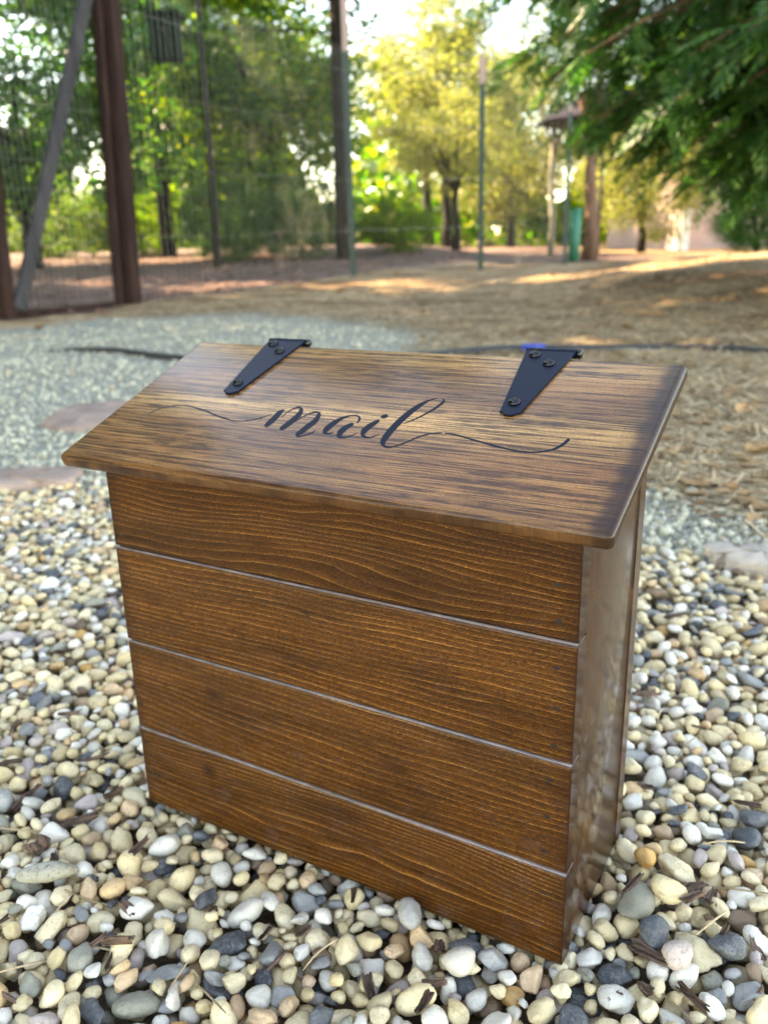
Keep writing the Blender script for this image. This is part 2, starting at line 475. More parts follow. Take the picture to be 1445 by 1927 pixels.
def mat_ground():
    b = B('ground_soil')
    p = b.pos(); z = b.sep(b.attr('zone'))
    nz = b.math('MULTIPLY', b.math('SUBTRACT', b.noise(p, 6.0, 4, 0.65), 0.5), 0.9)
    def zone(ch): return b.ramp(b.math('ADD', ch, nz), [(0.38, 0.0), (0.62, 1.0)])
    s = b.noise(b.vmath('MULTIPLY', p, (30, 90, 30)), 1.0, 4, 0.65)
    s2 = b.noise(b.vmath('MULTIPLY', p, (1.1, 2.2, 1)), 1.0, 4, 0.6)
    straw = b.ramp(s, [(0.3, (0.09, 0.063, 0.042)), (0.46, (0.29, 0.215, 0.14)), (0.66, (0.54, 0.43, 0.29))])
    straw = b.mix(b.ramp(s2, [(0.42, 0.0), (0.58, 0.9)]), straw, b.mix(1.0, straw, (0.42, 0.34, 0.30), 'MULTIPLY'))
    s3 = b.noise(p, 13.0, 4, 0.7)
    straw = b.mix(1.0, straw, b.ramp(s3, [(0.32, 0.45), (0.5, 1.0), (0.66, 1.5)]), 'MULTIPLY')
    straw = b.mix(1.0, straw, (1.10, 0.96, 0.80), 'MULTIPLY')
    gr = b.vor(p, 85.0, out=1); gd = b.vor(p, 85.0)
    gsep = b.sep(gr)
    grav = b.mix(gsep[0], (0.30, 0.305, 0.25), (0.52, 0.51, 0.42))
    grav = b.mix(b.ramp(gd, [(0.25, 0.0), (0.75, 0.75)]), grav, (0.12, 0.11, 0.085))
    grav = b.mix(b.ramp(s2, [(0.45, 0.0), (0.7, 0.5)]), grav, (0.34, 0.28, 0.19))
    bk = b.noise(b.vmath('MULTIPLY', p, (22, 40, 22)), 1.0, 4, 0.7)
    bark = b.ramp(bk, [(0.3, (0.07, 0.042, 0.034)), (0.5, (0.155, 0.095, 0.078)), (0.72, (0.28, 0.185, 0.15))])
    soil = b.ramp(bk, [(0.3, (0.11, 0.08, 0.055)), (0.7, (0.26, 0.20, 0.14))])
    col = b.mix(zone(z[2]), straw, bark)
    col = b.mix(zone(z[1]), col, grav)
    col = b.mix(b.ramp(b.math('ADD', z[0], b.math('MULTIPLY', nz, 0.2)), [(0.4, 0.0), (0.6, 1.0)]), col, soil)
    b.bump(b.math('ADD', b.math('ADD', s, bk), b.math('MULTIPLY', gd, -0.6)), 0.5, 0.02)
    return b.set(Base_Color=col, Roughness=0.9, Specular_IOR_Level=0.2)
GROUND = mat_ground()

def mat_gravel():
    b = B('crushed_stone')
    r = b.island(); p = b.pos()
    col = b.ramp(r, [(0.0, (0.20, 0.21, 0.18)), (0.3, (0.40, 0.41, 0.35)), (0.6, (0.53, 0.53, 0.44)), (0.85, (0.62, 0.59, 0.48)), (1.0, (0.42, 0.35, 0.25))])
    col = b.mix(1.0, col, (1.03, 0.98, 0.88), 'MULTIPLY')
    n = b.noise(p, 160.0, 2, 0.6)
    col = b.mix(1.0, col, b.ramp(n, [(0.3, 0.75), (0.7, 1.25)]), 'MULTIPLY')
    return b.set(Base_Color=col, Roughness=0.75, Specular_IOR_Level=0.35)
CRUSHED = mat_gravel()

def mat_leaf(name, cols, trans=0.45, rough=0.5, tcol=None):
    b = B(name)
    r = b.island()
    col = b.ramp(r, [(i / (len(cols) - 1), c) for i, c in enumerate(cols)])
    out = b.t.nodes['Material Output']
    b.set(Base_Color=col, Roughness=rough, Specular_IOR_Level=0.4)
    tr = b.n('ShaderNodeBsdfTranslucent', {'Color': b.mix(1.0, col, tcol or (1.45, 1.65, 0.65), 'MULTIPLY')})
    mx = b.n('ShaderNodeMixShader', {0: trans, 1: b.p.outputs[0], 2: tr.outputs[0]})
    b.t.links.new(mx.outputs[0], out.inputs[0])
    return b.m
LEAF_OAK = mat_leaf('oak_leaf', [(0.016, 0.060, 0.006), (0.042, 0.125, 0.010), (0.10, 0.18, 0.014), (0.28, 0.275, 0.03)], 0.6)
LEAF_YEL = mat_leaf('yellow_green_leaf', [(0.06, 0.085, 0.03), (0.14, 0.155, 0.05), (0.25, 0.24, 0.10), (0.32, 0.285, 0.14)], 0.5)
LEAF_PINE = mat_leaf('conifer_needle', [(0.010, 0.056, 0.014), (0.022, 0.095, 0.02), (0.045, 0.14, 0.026), (0.10, 0.17, 0.035)], 0.45)
LEAF_CEDAR = mat_leaf('cedar_scale_leaf', [(0.014, 0.060, 0.016), (0.028, 0.105, 0.024), (0.05, 0.145, 0.035), (0.09, 0.19, 0.05)], 0.4, 0.42, (1.2, 1.6, 0.8))

WIRE_R = 0.0013
def mat_trunk(name, c1, c2):
    b = B(name)
    o = b.sep(b.objc())
    n = b.noise(b.comb(b.math('MULTIPLY', o[0], 14.0), b.math('MULTIPLY', o[1], 14.0), b.math('MULTIPLY', o[2], 2.2)), 1.0, 5, 0.65)
    col = b.ramp(n, [(0.3, c1), (0.7, c2)])
    b.bump(n, 0.9, 0.05)
    return b.set(Base_Color=col, Roughness=0.9, Specular_IOR_Level=0.2)
TRUNK_DARK = mat_trunk('bark_dark', (0.008, 0.008, 0.007), (0.03, 0.026, 0.022))
TRUNK_RED = mat_trunk('bark_red', (0.11, 0.055, 0.035), (0.32, 0.19, 0.13))
TRUNK_PALE = mat_trunk('bark_pale', (0.12, 0.11, 0.085), (0.26, 0.24, 0.19))
POSTWOOD = mat_trunk('post_wood_brown', (0.020, 0.011, 0.010), (0.060, 0.030, 0.024))
GATEWOOD = mat_trunk('gate_wood_grey', (0.03, 0.030, 0.034), (0.085, 0.08, 0.084))
WIRE = simple('galvanised_wire', (0.46, 0.47, 0.47), 0.5, 0.3)
TPOST = simple('green_steel', (0.018, 0.055, 0.045), 0.5, 0.0, 0.5, 0.0, 0.3, 12.0)
TPOST_TOP = simple('bare_steel_pink', (0.42, 0.30, 0.26), 0.6)
SANDSTONE = simple('pink_sandstone', (0.34, 0.24, 0.19), 0.85, 0.0, 0.3, 0.0, 0.4, 9.0, 0.6)
SANDSTONE2 = simple('pale_sandstone', (0.50, 0.42, 0.34), 0.85, 0.0, 0.3, 0.0, 0.35, 11.0, 0.6)
HOSE = simple('black_hose_rubber', (0.016, 0.020, 0.026), 0.42)
BLUEP = simple('blue_plastic', (0.006, 0.045, 0.33), 0.4)
TEAL = simple('teal_plastic', (0.015, 0.19, 0.115), 0.5, 0, 0.5, 0, 0.2, 5)
NESTBOX = simple('dark_green_paint', (0.006, 0.015, 0.007), 0.8, 0, 0.1, 0, 0.3, 20)
WALLPINK = simple('pink_beige_siding', (0.42, 0.31, 0.30), 0.8, 0, 0.3, 0, 0.12, 3)
WHITEP = simple('white_paint', (0.74, 0.71, 0.66), 0.6)
ROOFD = simple('dark_roof', (0.030, 0.022, 0.040), 0.55, 0, 0.5, 0, 0.3, 6)
ROOFEDGE = simple('purple_roof_trim', (0.010, 0.008, 0.020), 0.7, 0.0, 0.2)
GLASS = simple('window_glass', (0.02, 0.022, 0.025), 0.05, 0, 0.8)

# ------------------------------------------------------------------ ground sheet
fx = np.linspace(-4, 5, 181); fy = np.linspace(-0.6, 9.4, 201)
geo = 1.24 ** np.arange(1, 27); geo = geo / geo[-1]
xs = np.concatenate([-4 - 350 * geo[::-1], fx, 5 + 350 * geo])
ys = np.concatenate([-0.6 - 200 * geo[::-1], fy, 9.4 + 400 * geo])
X, Y = np.meshgrid(xs, ys)
Z = terr(X, Y)
nx, ny = len(xs), len(ys)
I = np.arange(nx * ny).reshape(ny, nx)
Fq = np.stack([I[:-1, :-1].ravel(), I[:-1, 1:].ravel(), I[1:, 1:].ravel(), I[1:, :-1].ravel()], 1)
gme = mesh_np('ground', np.stack([X.ravel(), Y.ravel(), Z.ravel()], 1), Fq, True)
zc = np.zeros((nx * ny, 4), np.float32); zc[:, 3] = 1
zc[:, 0] = ss(-0.06, 0.08, (peb_line(X) - Y)).ravel()
zc[:, 1] = ss(-0.9, 0.6, poly_sd(GRAVEL, X, Y)).ravel()
zc[:, 2] = ss(-0.7, 0.5, poly_sd(BARK, X, Y)).ravel()
ca = gme.color_attributes.new('zone', 'FLOAT_COLOR', 'POINT')
ca.data.foreach_set('color', zc.ravel())
ground = link('ground', gme, GROUND)
tag(ground, kind='structure')

# ------------------------------------------------------------------ the mail box
YAW = 0.52561
BOX = (-0.23077, 0.67501)
cyw, syw = math.cos(YAW), math.sin(YAW)
def box2world(x, y): return BOX[0] + x * cyw + y * syw, BOX[1] - x * syw + y * cyw
def world2box(x, y):
    dx, dy = x - BOX[0], y - BOX[1]
    return dx * cyw - dy * syw, dx * syw + dy * cyw

mail = empty('mail_box', (BOX[0], BOX[1], 0), -YAW)
tag(mail, 'dark stained wooden mail box with sloped hinged lid lettered mail', 'mail box')
def under(y): return ZL + (y + OF) * math.tan(TH)
PT = 0.0185
def plank(name, a, c, mat, bev=0.0016, seg=2):
    m = MB(); m.box(a, c)
    me = m.mesh(name)
    bm = bmesh.new(); bm.from_mesh(me)
    bm.edges.ensure_lookup_table()
    lg = [e for e in bm.edges if abs(e.verts[0].co.x - e.verts[1].co.x) > 0.01]
    bmesh.ops.bevel(bm, geom=lg, offset=bev, segments=seg, profile=0.5, affect='EDGES')
    ends = [e for e in bm.edges if len(e.link_faces) == 2 and abs(e.verts[0].co.x - e.verts[1].co.x) < 1e-6 and e.calc_face_angle(0) > 1.2]
    bmesh.ops.bevel(bm, geom=ends, offset=0.0006, segments=1, profile=0.5, affect='EDGES')
    for f in bm.faces: f.smooth = True
    for e in bm.edges:
        if len(e.link_faces) == 2 and e.calc_face_angle(0) > 0.6: e.smooth = False
    bm.to_mesh(me); bm.free(); me.update()
    return link(name, me, mat, mail)
def autosmooth(o, ang=0.7):
    me = o.data
    bm = bmesh.new(); bm.from_mesh(me)
    for e in bm.edges:
        if len(e.link_faces) == 2 and e.calc_face_angle(0) > ang: e.smooth = False
    bm.to_mesh(me); bm.free()
ZJ = [0.0, 0.0810, 0.1700, 0.2590, under(0) - 0.001]
SEAM_GLINT = simple('sanded_varnished_edge', (0.26, 0.215, 0.20), 0.25, 0.0, 0.6, 0.8, 0.5, 45.0)
front = []
for i in range(4):
    o = plank('plank', (0, 0, ZJ[i] + (0.0006 if i else 0)), (W, PT, ZJ[i + 1] - 0.0006), PINE, 0.0030, 4)
    front.append(o)
    if i < 3:   # pale colour paints the sky highlight along the upper arris
        o.data.materials.append(SEAM_GLINT)
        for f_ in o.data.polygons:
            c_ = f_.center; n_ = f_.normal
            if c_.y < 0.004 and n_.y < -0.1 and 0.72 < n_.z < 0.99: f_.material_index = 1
def side(x0, x1):
    y0, y1 = PT + 0.0006, D - PT - 0.0006
    m = MB()
    V = [(x0, y0, 0.0), (x1, y0, 0.0), (x1, y1, 0.0), (x0, y1, 0.0), (x0, y0, under(y0) - .001), (x1, y0, under(y0) - .001), (x1, y1, under(y1) - .001), (x0, y1, under(y1) - .001)]
    m.add(V, [(0, 3, 2, 1), (4, 5, 6, 7), (0, 1, 5, 4), (1, 2, 6, 5), (2, 3, 7, 6), (3, 0, 4, 7)])
    return link('side_panel', m.mesh('side_panel', 0.0010, 2, True), PINE_SIDE, mail)
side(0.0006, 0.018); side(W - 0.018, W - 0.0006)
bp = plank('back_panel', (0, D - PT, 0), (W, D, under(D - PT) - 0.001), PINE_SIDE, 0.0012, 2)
plank('bottom_panel', (0.0186, PT + 0.001, 0.004), (W - 0.0186, D - PT - 0.001, 0.020), DARKIN, 0.0005, 1)
nl = MB()
N = 8
nl.add([(0.0025 * math.cos(2 * math.pi * k / N), 0.0, 0.0016 * math.sin(2 * math.pi * k / N)) for k in range(N)] +
       [(0.0025 * math.cos(2 * math.pi * k / N), 0.003, 0.0016 * math.sin(2 * math.pi * k / N)) for k in range(N)],
       [tuple(range(N))] + [(k, k + N, (k + 1) % N + N, (k + 1) % N) for k in range(N)])
nail_me = nl.mesh('nail')
for (x, z) in [(0.3902, 0.297), (0.3915, 0.2723), (0.3915, 0.2392), (0.392, 0.2098), (0.392, 0.1817), (0.3901, 0.1542), (0.3893, 0.1244),
               (0.3885, 0.0958), (0.3895, 0.0600), (0.3900, 0.0100), (0.0089, 0.2706), (0.0062, 0.2453), (0.0092, 0.1848), (0.0075, 0.1480),
               (0.0069, 0.1080), (0.0073, 0.0669), (0.0093, 0.0337)]:
    k = max(i for i in range(4) if z >= ZJ[i])
    o = link('nail', nail_me, NAIL, front[k])
    o.location = (x, -0.00012, z)

# lid in its own frame: x along the box, y up the slope, z out of the lid
LIDM = Matrix.Translation((0, -OF, ZL)) @ Matrix.Rotation(TH, 4, 'X')
m = MB(); m.box((-OL, 0, 0), (W + OL, LL, LT))
lme = m.mesh('lid', 0.0045, 5, True)
lid = link('lid', lme, OAK, mail)
lid.matrix_local = LIDM

# script lettering: each row is (x, y) of both edges of a pen stroke in 0.1 mm on the lid
STROKES = [[(1401,933,1437,905),(1384,904,1444,862),(1384,849,1449,805),(1383,782,1446,737),(1384,735,1436,697)],[(1473,832,1466,838),(1485,913,1475,922),(1514,961,1500,977),(1553,971,1540,1000),(1565,955,1604,947),(1571,890,1629,851),(1559,792,1619,744),(1547,714,1597,674)],[(1626,780,1620,786),(1654,855,1645,864),(1695,916,1683,930),(1739,933,1726,958),(1753,923,1788,918),(1762,841,1817,804),(1744,769,1801,722),(1733,687,1783,646),(1731,631,1759,617),(1774,598,1765,616),(1805,613,1795,626),(1844,644,1834,654),(1872,699,1866,705)],[(2157,855,2143,862),(2149,913,2134,910),(2100,952,2106,934),(2044,948,2053,934),(1985,913,2009,886),(1934,837,1985,790),(1921,744,1972,708),(1953,677,1959,701),(2002,674,1992,691),(2028,698,2022,706)],[(2096,843,2131,808),(2066,800,2116,755),(2054,722,2111,685),(2094,649,2097,680),(2155,645,2145,662),(2195,683,2187,692),(2218,725,2214,730)],[(2283,914,2316,879),(2245,849,2296,801),(2234,767,2287,736),(2279,690,2286,716),(2338,677,2330,694),(2375,699,2367,710),(2399,740,2395,744)],[(2619,1274,2623,1267),(2567,1243,2579,1228),(2511,1176,2547,1135),(2463,1044,2515,995),(2438,877,2496,831),(2438,719,2495,685),(2470,627,2499,639),(2534,587,2526,609),(2593,607,2585,620),(2659,677,2650,689),(2721,755,2712,768),(2794,809,2787,821),(2859,829,2855,837)],[(2657,1267,2657,1275),(2680,1250,2694,1252),(2677,1212,2698,1191),(2648,1117,2663,1099),(2602,1021,2613,1007),(2548,944,2556,933),(2518,909,2522,902)],[(2888,829,2884,840),(2952,823,2948,837),(3070,791,3066,807),(3194,759,3190,776),(3330,727,3327,743),(3452,705,3448,719),(3548,705,3544,719),(3630,723,3624,738),(3691,760,3681,779),(3734,811,3718,834),(3759,881,3740,903)],[(188,694,176,703),(211,749,200,759),(264,803,253,813),(340,841,330,852),(433,858,423,870),(545,848,536,863),(697,812,688,830),(858,761,849,780),(993,727,984,744),(1090,716,1082,727),(1179,727,1171,737),(1252,759,1243,769),(1307,803,1298,813),(1358,853,1352,859)]]
STROKE_NAMES = ['letter_stroke'] * 8 + ['swash', 'swash']
def catmull(P, n):
    P = np.array(P, float); Q = np.vstack([2 * P[0] - P[1], P, 2 * P[-1] - P[-2]]); out = []
    for i in range(1, len(Q) - 2):
        for k in range(n):
            t = k / n
            out.append(0.5 * ((2 * Q[i]) + (-Q[i - 1] + Q[i + 1]) * t + (2 * Q[i - 1] - 5 * Q[i] + 4 * Q[i + 1] - Q[i + 2]) * t * t + (-Q[i - 1] + 3 * Q[i] - 3 * Q[i + 1] + Q[i + 2]) * t ** 3))
    out.append(P[-1]); return np.array(out)
def flat_part(name, outline_l, outline_r, z, parent):
    V = []; Fs = []
    for l, r in zip(outline_l, outline_r):
        V += [(l[0], l[1], z), (r[0], r[1], z)]
    for i in range(len(outline_l) - 1):
        Fs.append((2 * i, 2 * i + 1, 2 * i + 3, 2 * i + 2))
    me = bpy.data.meshes.new(name); me.from_pydata(V, [], Fs)
    bm = bmesh.new(); bm.from_mesh(me); bmesh.ops.recalc_face_normals(bm, faces=bm.faces)
    for f in bm.faces:
        if f.normal.z < 0: f.normal_flip()
    bm.to_mesh(me); bm.free()
    return link(name, me, INK, parent)
for k, (nm, S) in enumerate(zip(STROKE_NAMES, STROKES)):
    C = catmull(np.array(S) / 1e4, 7)
    L_, R_ = C[:, :2].copy(), C[:, 2:].copy()
    nv = L_ - R_; nv = nv / (np.linalg.norm(nv, axis=1)[:, None] + 1e-9) * 0.00016
    L_, R_ = L_ + nv, R_ - nv
    # round the two ends of the stroke
    for end in (0, -1):
        mid = (L_[end] + R_[end]) / 2; nb = (L_[2 if end == 0 else -3] + R_[2 if end == 0 else -3]) / 2
        d = mid - nb; wd = np.linalg.norm(L_[end] - R_[end]); d = d / (np.linalg.norm(d) + 1e-9)
        addl = []; addr = []
        for a_ in (0.4, 0.75, 0.95):
            s_ = math.sqrt(max(0, 1 - a_ * a_)); base = mid + d * wd * 0.45 * a_
            addl.append(base + (L_[end] - mid) * s_); addr.append(base + (R_[end] - mid) * s_)
        if end == 0:
            L_ = np.vstack([addl[::-1], L_]); R_ = np.vstack([addr[::-1], R_])
        else:
            L_ = np.vstack([L_, addl]); R_ = np.vstack([R_, addr])
    o = flat_part(nm, L_, R_, LT + 0.00006 + 0.00002 * (k % 4), lid)
an = np.linspace(0, math.pi, 13)
dc = np.array([0.2323, 0.0970])
flat_part('letter_dot', [dc + (0.0029 * math.cos(t), 0.0029 * math.sin(t)) for t in an], [dc + (0.0029 * math.cos(t), -0.0029 * math.sin(t)) for t in an], LT + 0.0001, lid)

# strap hinges
def dome(r, h, rings=4, n=14):
    V = []; Fs = []
    for i in range(rings):
        a = (math.pi / 2) * i / rings
        for k in range(n): V.append((r * math.cos(a) * math.cos(2 * math.pi * k / n), r * math.cos(a) * math.sin(2 * math.pi * k / n), h * math.sin(a)))
    V.append((0, 0, h))
    for i in range(rings - 1):
        for k in range(n): Fs.append((i * n + k, i * n + (k + 1) % n, (i + 1) * n + (k + 1) % n, (i + 1) * n + k))
    for k in range(n): Fs.append(((rings - 1) * n + k, (rings - 1) * n + (k + 1) % n, rings * n))
    Fs.append(tuple(range(n - 1, -1, -1)))
    return V, Fs
def hinge(xc, yoff):
    h = empty('hinge'); h.parent = mail; h.matrix_local = LIDM
    h['label'] = 'black steel strap hinge with three screws'
    z0, z1 = LT + 0.0003, LT + 0.0021
    out = [(-0.0199, 0.2035), (-0.0080, 0.1163), (-0.0078, 0.1135), (-0.0052, 0.1128), (-0.0035, 0.1105), (0.0, 0.1096), (0.0035, 0.1105), (0.0052, 0.1128), (0.0078, 0.1135), (0.0080, 0.1163), (0.0199, 0.2035)]
    V = [(xc + x, y + yoff, z0) for x, y in out] + [(xc + x, y + yoff, z1) for x, y in out]
    n = len(out)
    m = MB(); m.add(V, [tuple(range(n - 1, -1, -1)), tuple(range(n, 2 * n))] + [(k, (k + 1) % n, (k + 1) % n + n, k + n) for k in range(n)])
    s = link('strap', m.mesh('strap', 0.0005, 2, False), BLACK_METAL, h)
    for (a, c) in ((-0.0202, -0.0095), (-0.0089, 0.0089), (0.0095, 0.0202)):
        m = MB(); m.tube([(xc + a, 0.2045 + yoff, LT - 0.0008), (xc + c, 0.2045 + yoff, LT - 0.0008)], 0.0036, 14)
        link('knuckle', m.mesh('knuckle', 0, 1, False), BLACK_METAL, h)
    m = MB(); m.tube([(xc + 0.0203, 0.2045 + yoff, LT - 0.0008), (xc + 0.0222, 0.2045 + yoff, LT - 0.0008), (xc + 0.0238, 0.2045 + yoff, LT - 0.0008)], [0.0032, 0.0040, 0.0028], 14)
    link('pin', m.mesh('pin', 0, 1, True), BLACK_SCREW, h)
    for (sx, sy) in ((-0.0100, 0.1955), (0.0052, 0.1832), (-0.0012, 0.1262)):
        V, Fs = dome(0.0049, 0.0030)
        m = MB(); m.add([(x + xc + sx, y + sy + yoff, z + z1) for x, y, z in V], Fs)
        sc = link('screw', m.mesh('screw', 0, 1, True), BLACK_SCREW, h)
        m = MB()
        for ang in (0.5, 0.5 + math.pi / 2):
            dx, dy = math.cos(ang) * 0.0019, math.sin(ang) * 0.0019
            m.beam((xc + sx - dx, sy + yoff - dy, z1 + 0.00285 + 0.00002 * ang), (xc + sx + dx, sy + yoff + dy, z1 + 0.00285 + 0.00002 * ang), 0.0007, 0.0006)
        link('cross_slot', m.mesh('cross_slot'), DARKIN, sc)
    return h
hinge(0.3252, 0.0); hinge(0.0762, -0.002)

# ------------------------------------------------------------------ pebble bed: drop-packing on a height field
GX0, GX1, GY0, GY1, RES = -1.15, 1.15, 0.10, 2.30, 0.0030
gnx, gny = int((GX1 - GX0) / RES), int((GY1 - GY0) / RES)
gxs = GX0 + (np.arange(gnx) + 0.5) * RES; gys = GY0 + (np.arange(gny) + 0.5) * RES
GXX, GYY = np.meshgrid(gxs, gys)
H = np.full((gny, gnx), -0.024)
ID = np.full((gny, gnx), -1, int)
bx_, by_ = world2box(GXX, GYY)
INBOX = (bx_ > -0.001) & (bx_ < W + 0.001) & (by_ > -0.001) & (by_ < D + 0.001)

def make_shapes():
    rs = np.random.default_rng(3)
    shapes = []
    for k in range(44):
        res = []
        for sub in (3, 2, 1):
            bm = bmesh.new(); bmesh.ops.create_icosphere(bm, subdivisions=sub, radius=1.0)
            V = np.array([v.co[:] for v in bm.verts]); Fc = np.array([[v.index for v in f.verts] for f in bm.faces]); bm.free()
            res.append((V, Fc))
        ang = k >= 26
        planes = []
        for _ in range(rs.integers(7, 11) if ang else rs.integers(3, 7)):
            nn = rs.normal(size=3); nn /= np.linalg.norm(nn); planes.append((nn, rs.uniform(0.58, 0.82) if ang else rs.uniform(0.70, 0.92)))
        modes = [(rs.normal(size=3), rs.uniform(0, 6.28), rs.uniform(0.02, 0.075)) for _ in range(6)] + [(rs.normal(size=3) * 2.6, rs.uniform(0, 6.28), rs.uniform(0.008, 0.022)) for _ in range(6)]
        egg = rs.uniform(-0.22, 0.22)
        out = []
        for V, Fc in res:
            P = V.copy()
            for nn, d in planes:
                over = np.maximum(0, P @ nn - d)
                P = P - (over * (0.92 if ang else 0.8))[:, None] * nn
            for kv, phs, amp in modes:
                P = P * (1 + amp * np.sin(1.9 * (V @ kv) + phs))[:, None]
            P[:, 1:] *= (1 + egg * P[:, :1])
            ext = np.abs(P).max(0); P = P / ext
            out.append((P, Fc))
        shapes.append(out)
    return shapes
SHAPES = make_shapes()

WTS = np.array([0.50, 0.20, 0.10, 0.045, 0.055, 0.06, 0.022, 0.018, 0.005]); WTS /= WTS.sum()
pebbles = []
def footprint(a, b_, c_, Mx):
    A = Mx @ np.diag([1 / a ** 2, 1 / b_ ** 2, 1 / c_ ** 2]) @ Mx.T
    n = int(max(a, b_, c_) / RES) + 1
    o = np.arange(-n, n + 1) * RES
    dx, dy = np.meshgrid(o, o)
    Bq = A[0, 2] * dx + A[1, 2] * dy
    Cq = A[0, 0] * dx ** 2 + 2 * A[0, 1] * dx * dy + A[1, 1] * dy ** 2 - 1
    disc = Bq ** 2 - A[2, 2] * Cq
    ok = disc > 0
    sq = np.sqrt(np.where(ok, disc, 0))
    return n, ok, (-Bq - sq) / A[2, 2], (-Bq + sq) / A[2, 2]
def try_drop(cx, cy, fp):
    n, ok, zb, zt = fp
    i = int((cy - GY0) / RES); j = int((cx - GX0) / RES)
    if i - n < 0 or j - n < 0 or i + n + 1 > gny or j + n + 1 > gnx: return None
    Hs = H[i - n:i + n + 1, j - n:j + n + 1]
    dif = (Hs - zb)[ok]
    k = max(1, int(len(dif) * 0.05))
    z = np.partition(dif, -k - 1)[-k - 1]
    ib = INBOX[i - n:i + n + 1, j - n:j + n + 1] & ok
    if ib.any() and (z + zt)[ib].max() > -0.0005: return None
    return z, i, j
def commit(cx, cy, res, fp, a, b_, c_, Mx, kind, shp, special=None):
    z, i, j = res; n, ok, zb, zt = fp
    sl = (slice(i - n, i + n + 1), slice(j - n, j + n + 1))
    top = z + zt
    up = ok & (top > H[sl])
    H[sl] = np.where(up, top, H[sl]); ids = ID[sl]; ids[up] = len(pebbles)
    pebbles.append(dict(c=np.array([cx, cy, z]), s=(a, b_, c_), M=Mx, kind=kind, shp=shp, special=special))
def rotm(yaw, tx, ty):
    return np.array((Matrix.Rotation(yaw, 3, 'Z') @ Matrix.Rotation(tx, 3, 'X') @ Matrix.Rotation(ty, 3, 'Y')))
def pick(small=False):
    kd = PKEYS[rng.choice(len(PKEYS), p=WTS)]
    r = float(np.clip(rng.lognormal(math.log(0.0086), 0.24), 0.0055, 0.0165))
    if small: r = rng.uniform(0.0042, 0.0065)
    if kd in ('slate', 'grey', 'brown', 'olive') and rng.random() < 0.7: shp = int(rng.integers(26, 44))
    elif rng.random() < 0.2: shp = int(rng.integers(26, 44))
    else: shp = int(rng.integers(0, 26))
    a = r * rng.uniform(1.0, 1.45); b_ = r * rng.uniform(0.82, 1.02); c_ = r * rng.uniform(0.6, 0.9)
    if kd in ('slate', 'grey') and rng.random() < 0.35: c_ *= 0.7; a *= 1.15
    return kd, a, b_, c_, shp
LEVEL = -0.0065
def fill(count, small, cand, level, ymax=None):
    for it in range(count):
        kd, a, b_, c_, shp = pick(small)
        Mx = rotm(rng.uniform(0, 6.283), rng.normal(0, 0.34), rng.normal(0, 0.34))
        fp = footprint(a, b_, c_, Mx); best = None
        for t in range(cand):
            cx = rng.uniform(GX0 + .03, GX1 - .03); cy = GY0 + .03 + ((ymax or GY1) - GY0 - .06) * rng.random() ** 1.15
            if cy > peb_line(cx) + rng.normal(0.0, 0.03): continue
            q = try_drop(cx, cy, fp)
            if q is None: continue
            if best is None or q[0] < best[2][0]: best = (cx, cy, q)
        if best is None or best[2][0] + 0.4 * c_ > level: continue
        commit(best[0], best[1], best[2], fp, a, b_, c_, Mx, kd, shp)
# buried under-layer, so that the gaps show more pebbles
for it in range(11000):
    kd, a, b_, c_, shp = pick()
    cx = rng.uniform(GX0 + .03, GX1 - .03); cy = rng.uniform(GY0 + .03, GY1 - .03)
    if cy > peb_line(cx): continue
    Mx = rotm(rng.uniform(0, 6.283), rng.normal(0, 0.3), rng.normal(0, 0.3)); fp = footprint(a, b_, c_, Mx)
    commit(cx, cy, (-0.0265 + rng.normal(0, .0015), int((cy - GY0) / RES), int((cx - GX0) / RES)), fp, a, b_, c_, Mx, kd, shp)
fill(27000, False, 6, 0.0030)
fill(11000, True, 8, -0.002)
fill(4500, True, 12, 0.000, 0.95)

SPECIAL = [  # photo position, half sizes, yaw, material, shape, label
 ((90, 1655), (0.0255, 0.0088, 0.0085), 0.28, 'olive', 3, 'long grey rod shaped pebble lying among the cream pebbles'),
 ((1215, 1620), (0.0105, 0.0090, 0.0080), 0.4, 'orange', 7, 'bright orange rounded pebble beside the right side of the mail box'),
 ((1196, 1704), (0.0205, 0.0150, 0.0090), 0.6, 'olive', 11, 'large flat olive grey pebble beside the right side of the mail box'),
 ((1254, 1697), (0.0150, 0.0115, 0.0095), -0.2, 'cream', 5, 'large smooth cream pebble next to the flat olive pebble'),
 ((1229, 1766), (0.0140, 0.0120, 0.0100), 0.8, 'slate', 36, 'rough black angular stone near the mail box corner'),
 ((390, 1690), (0.0125, 0.0070, 0.0065), 0.9, 'slate', 40, 'pointed slate blue stone in front of the mail box'),
 ((772, 1735), (0.0125, 0.0105, 0.0090), 1.4, 'grey', 9, 'upright oval grey pebble under the bottom plank edge'),
 ((1275, 1808), (0.0130, 0.0110, 0.0090), 0.5, 'pink', 12, 'broad pinkish grey pebble with pale veins near the bark sliver'),
 ((862, 1825), (0.0135, 0.0110, 0.0090), 0.1, 'white', 8, 'big white rounded pebble in front of the bottom plank'),
 ((1375, 1790), (0.0150, 0.0120, 0.0100), -0.8, 'slate', 34, 'large speckled blue black stone at the right of the gravel bed'),
]
for (px, py), (a, b_, c_), yw, kd, shp, lab in SPECIAL:
    d = ray(px, py); k = (0.003 - EYE) / d[2]; cx, cy = d[0] * k, d[1] * k
    Mx = rotm(yw, 0.1, 0.08); fp = footprint(a, b_, c_, Mx)
    q = try_drop(cx, cy, fp)
    if q is None: continue
    q = (q[0] - 0.3 * c_, q[1], q[2])
    commit(cx, cy, q, fp, a, b_, c_, Mx, kd, shp, lab)

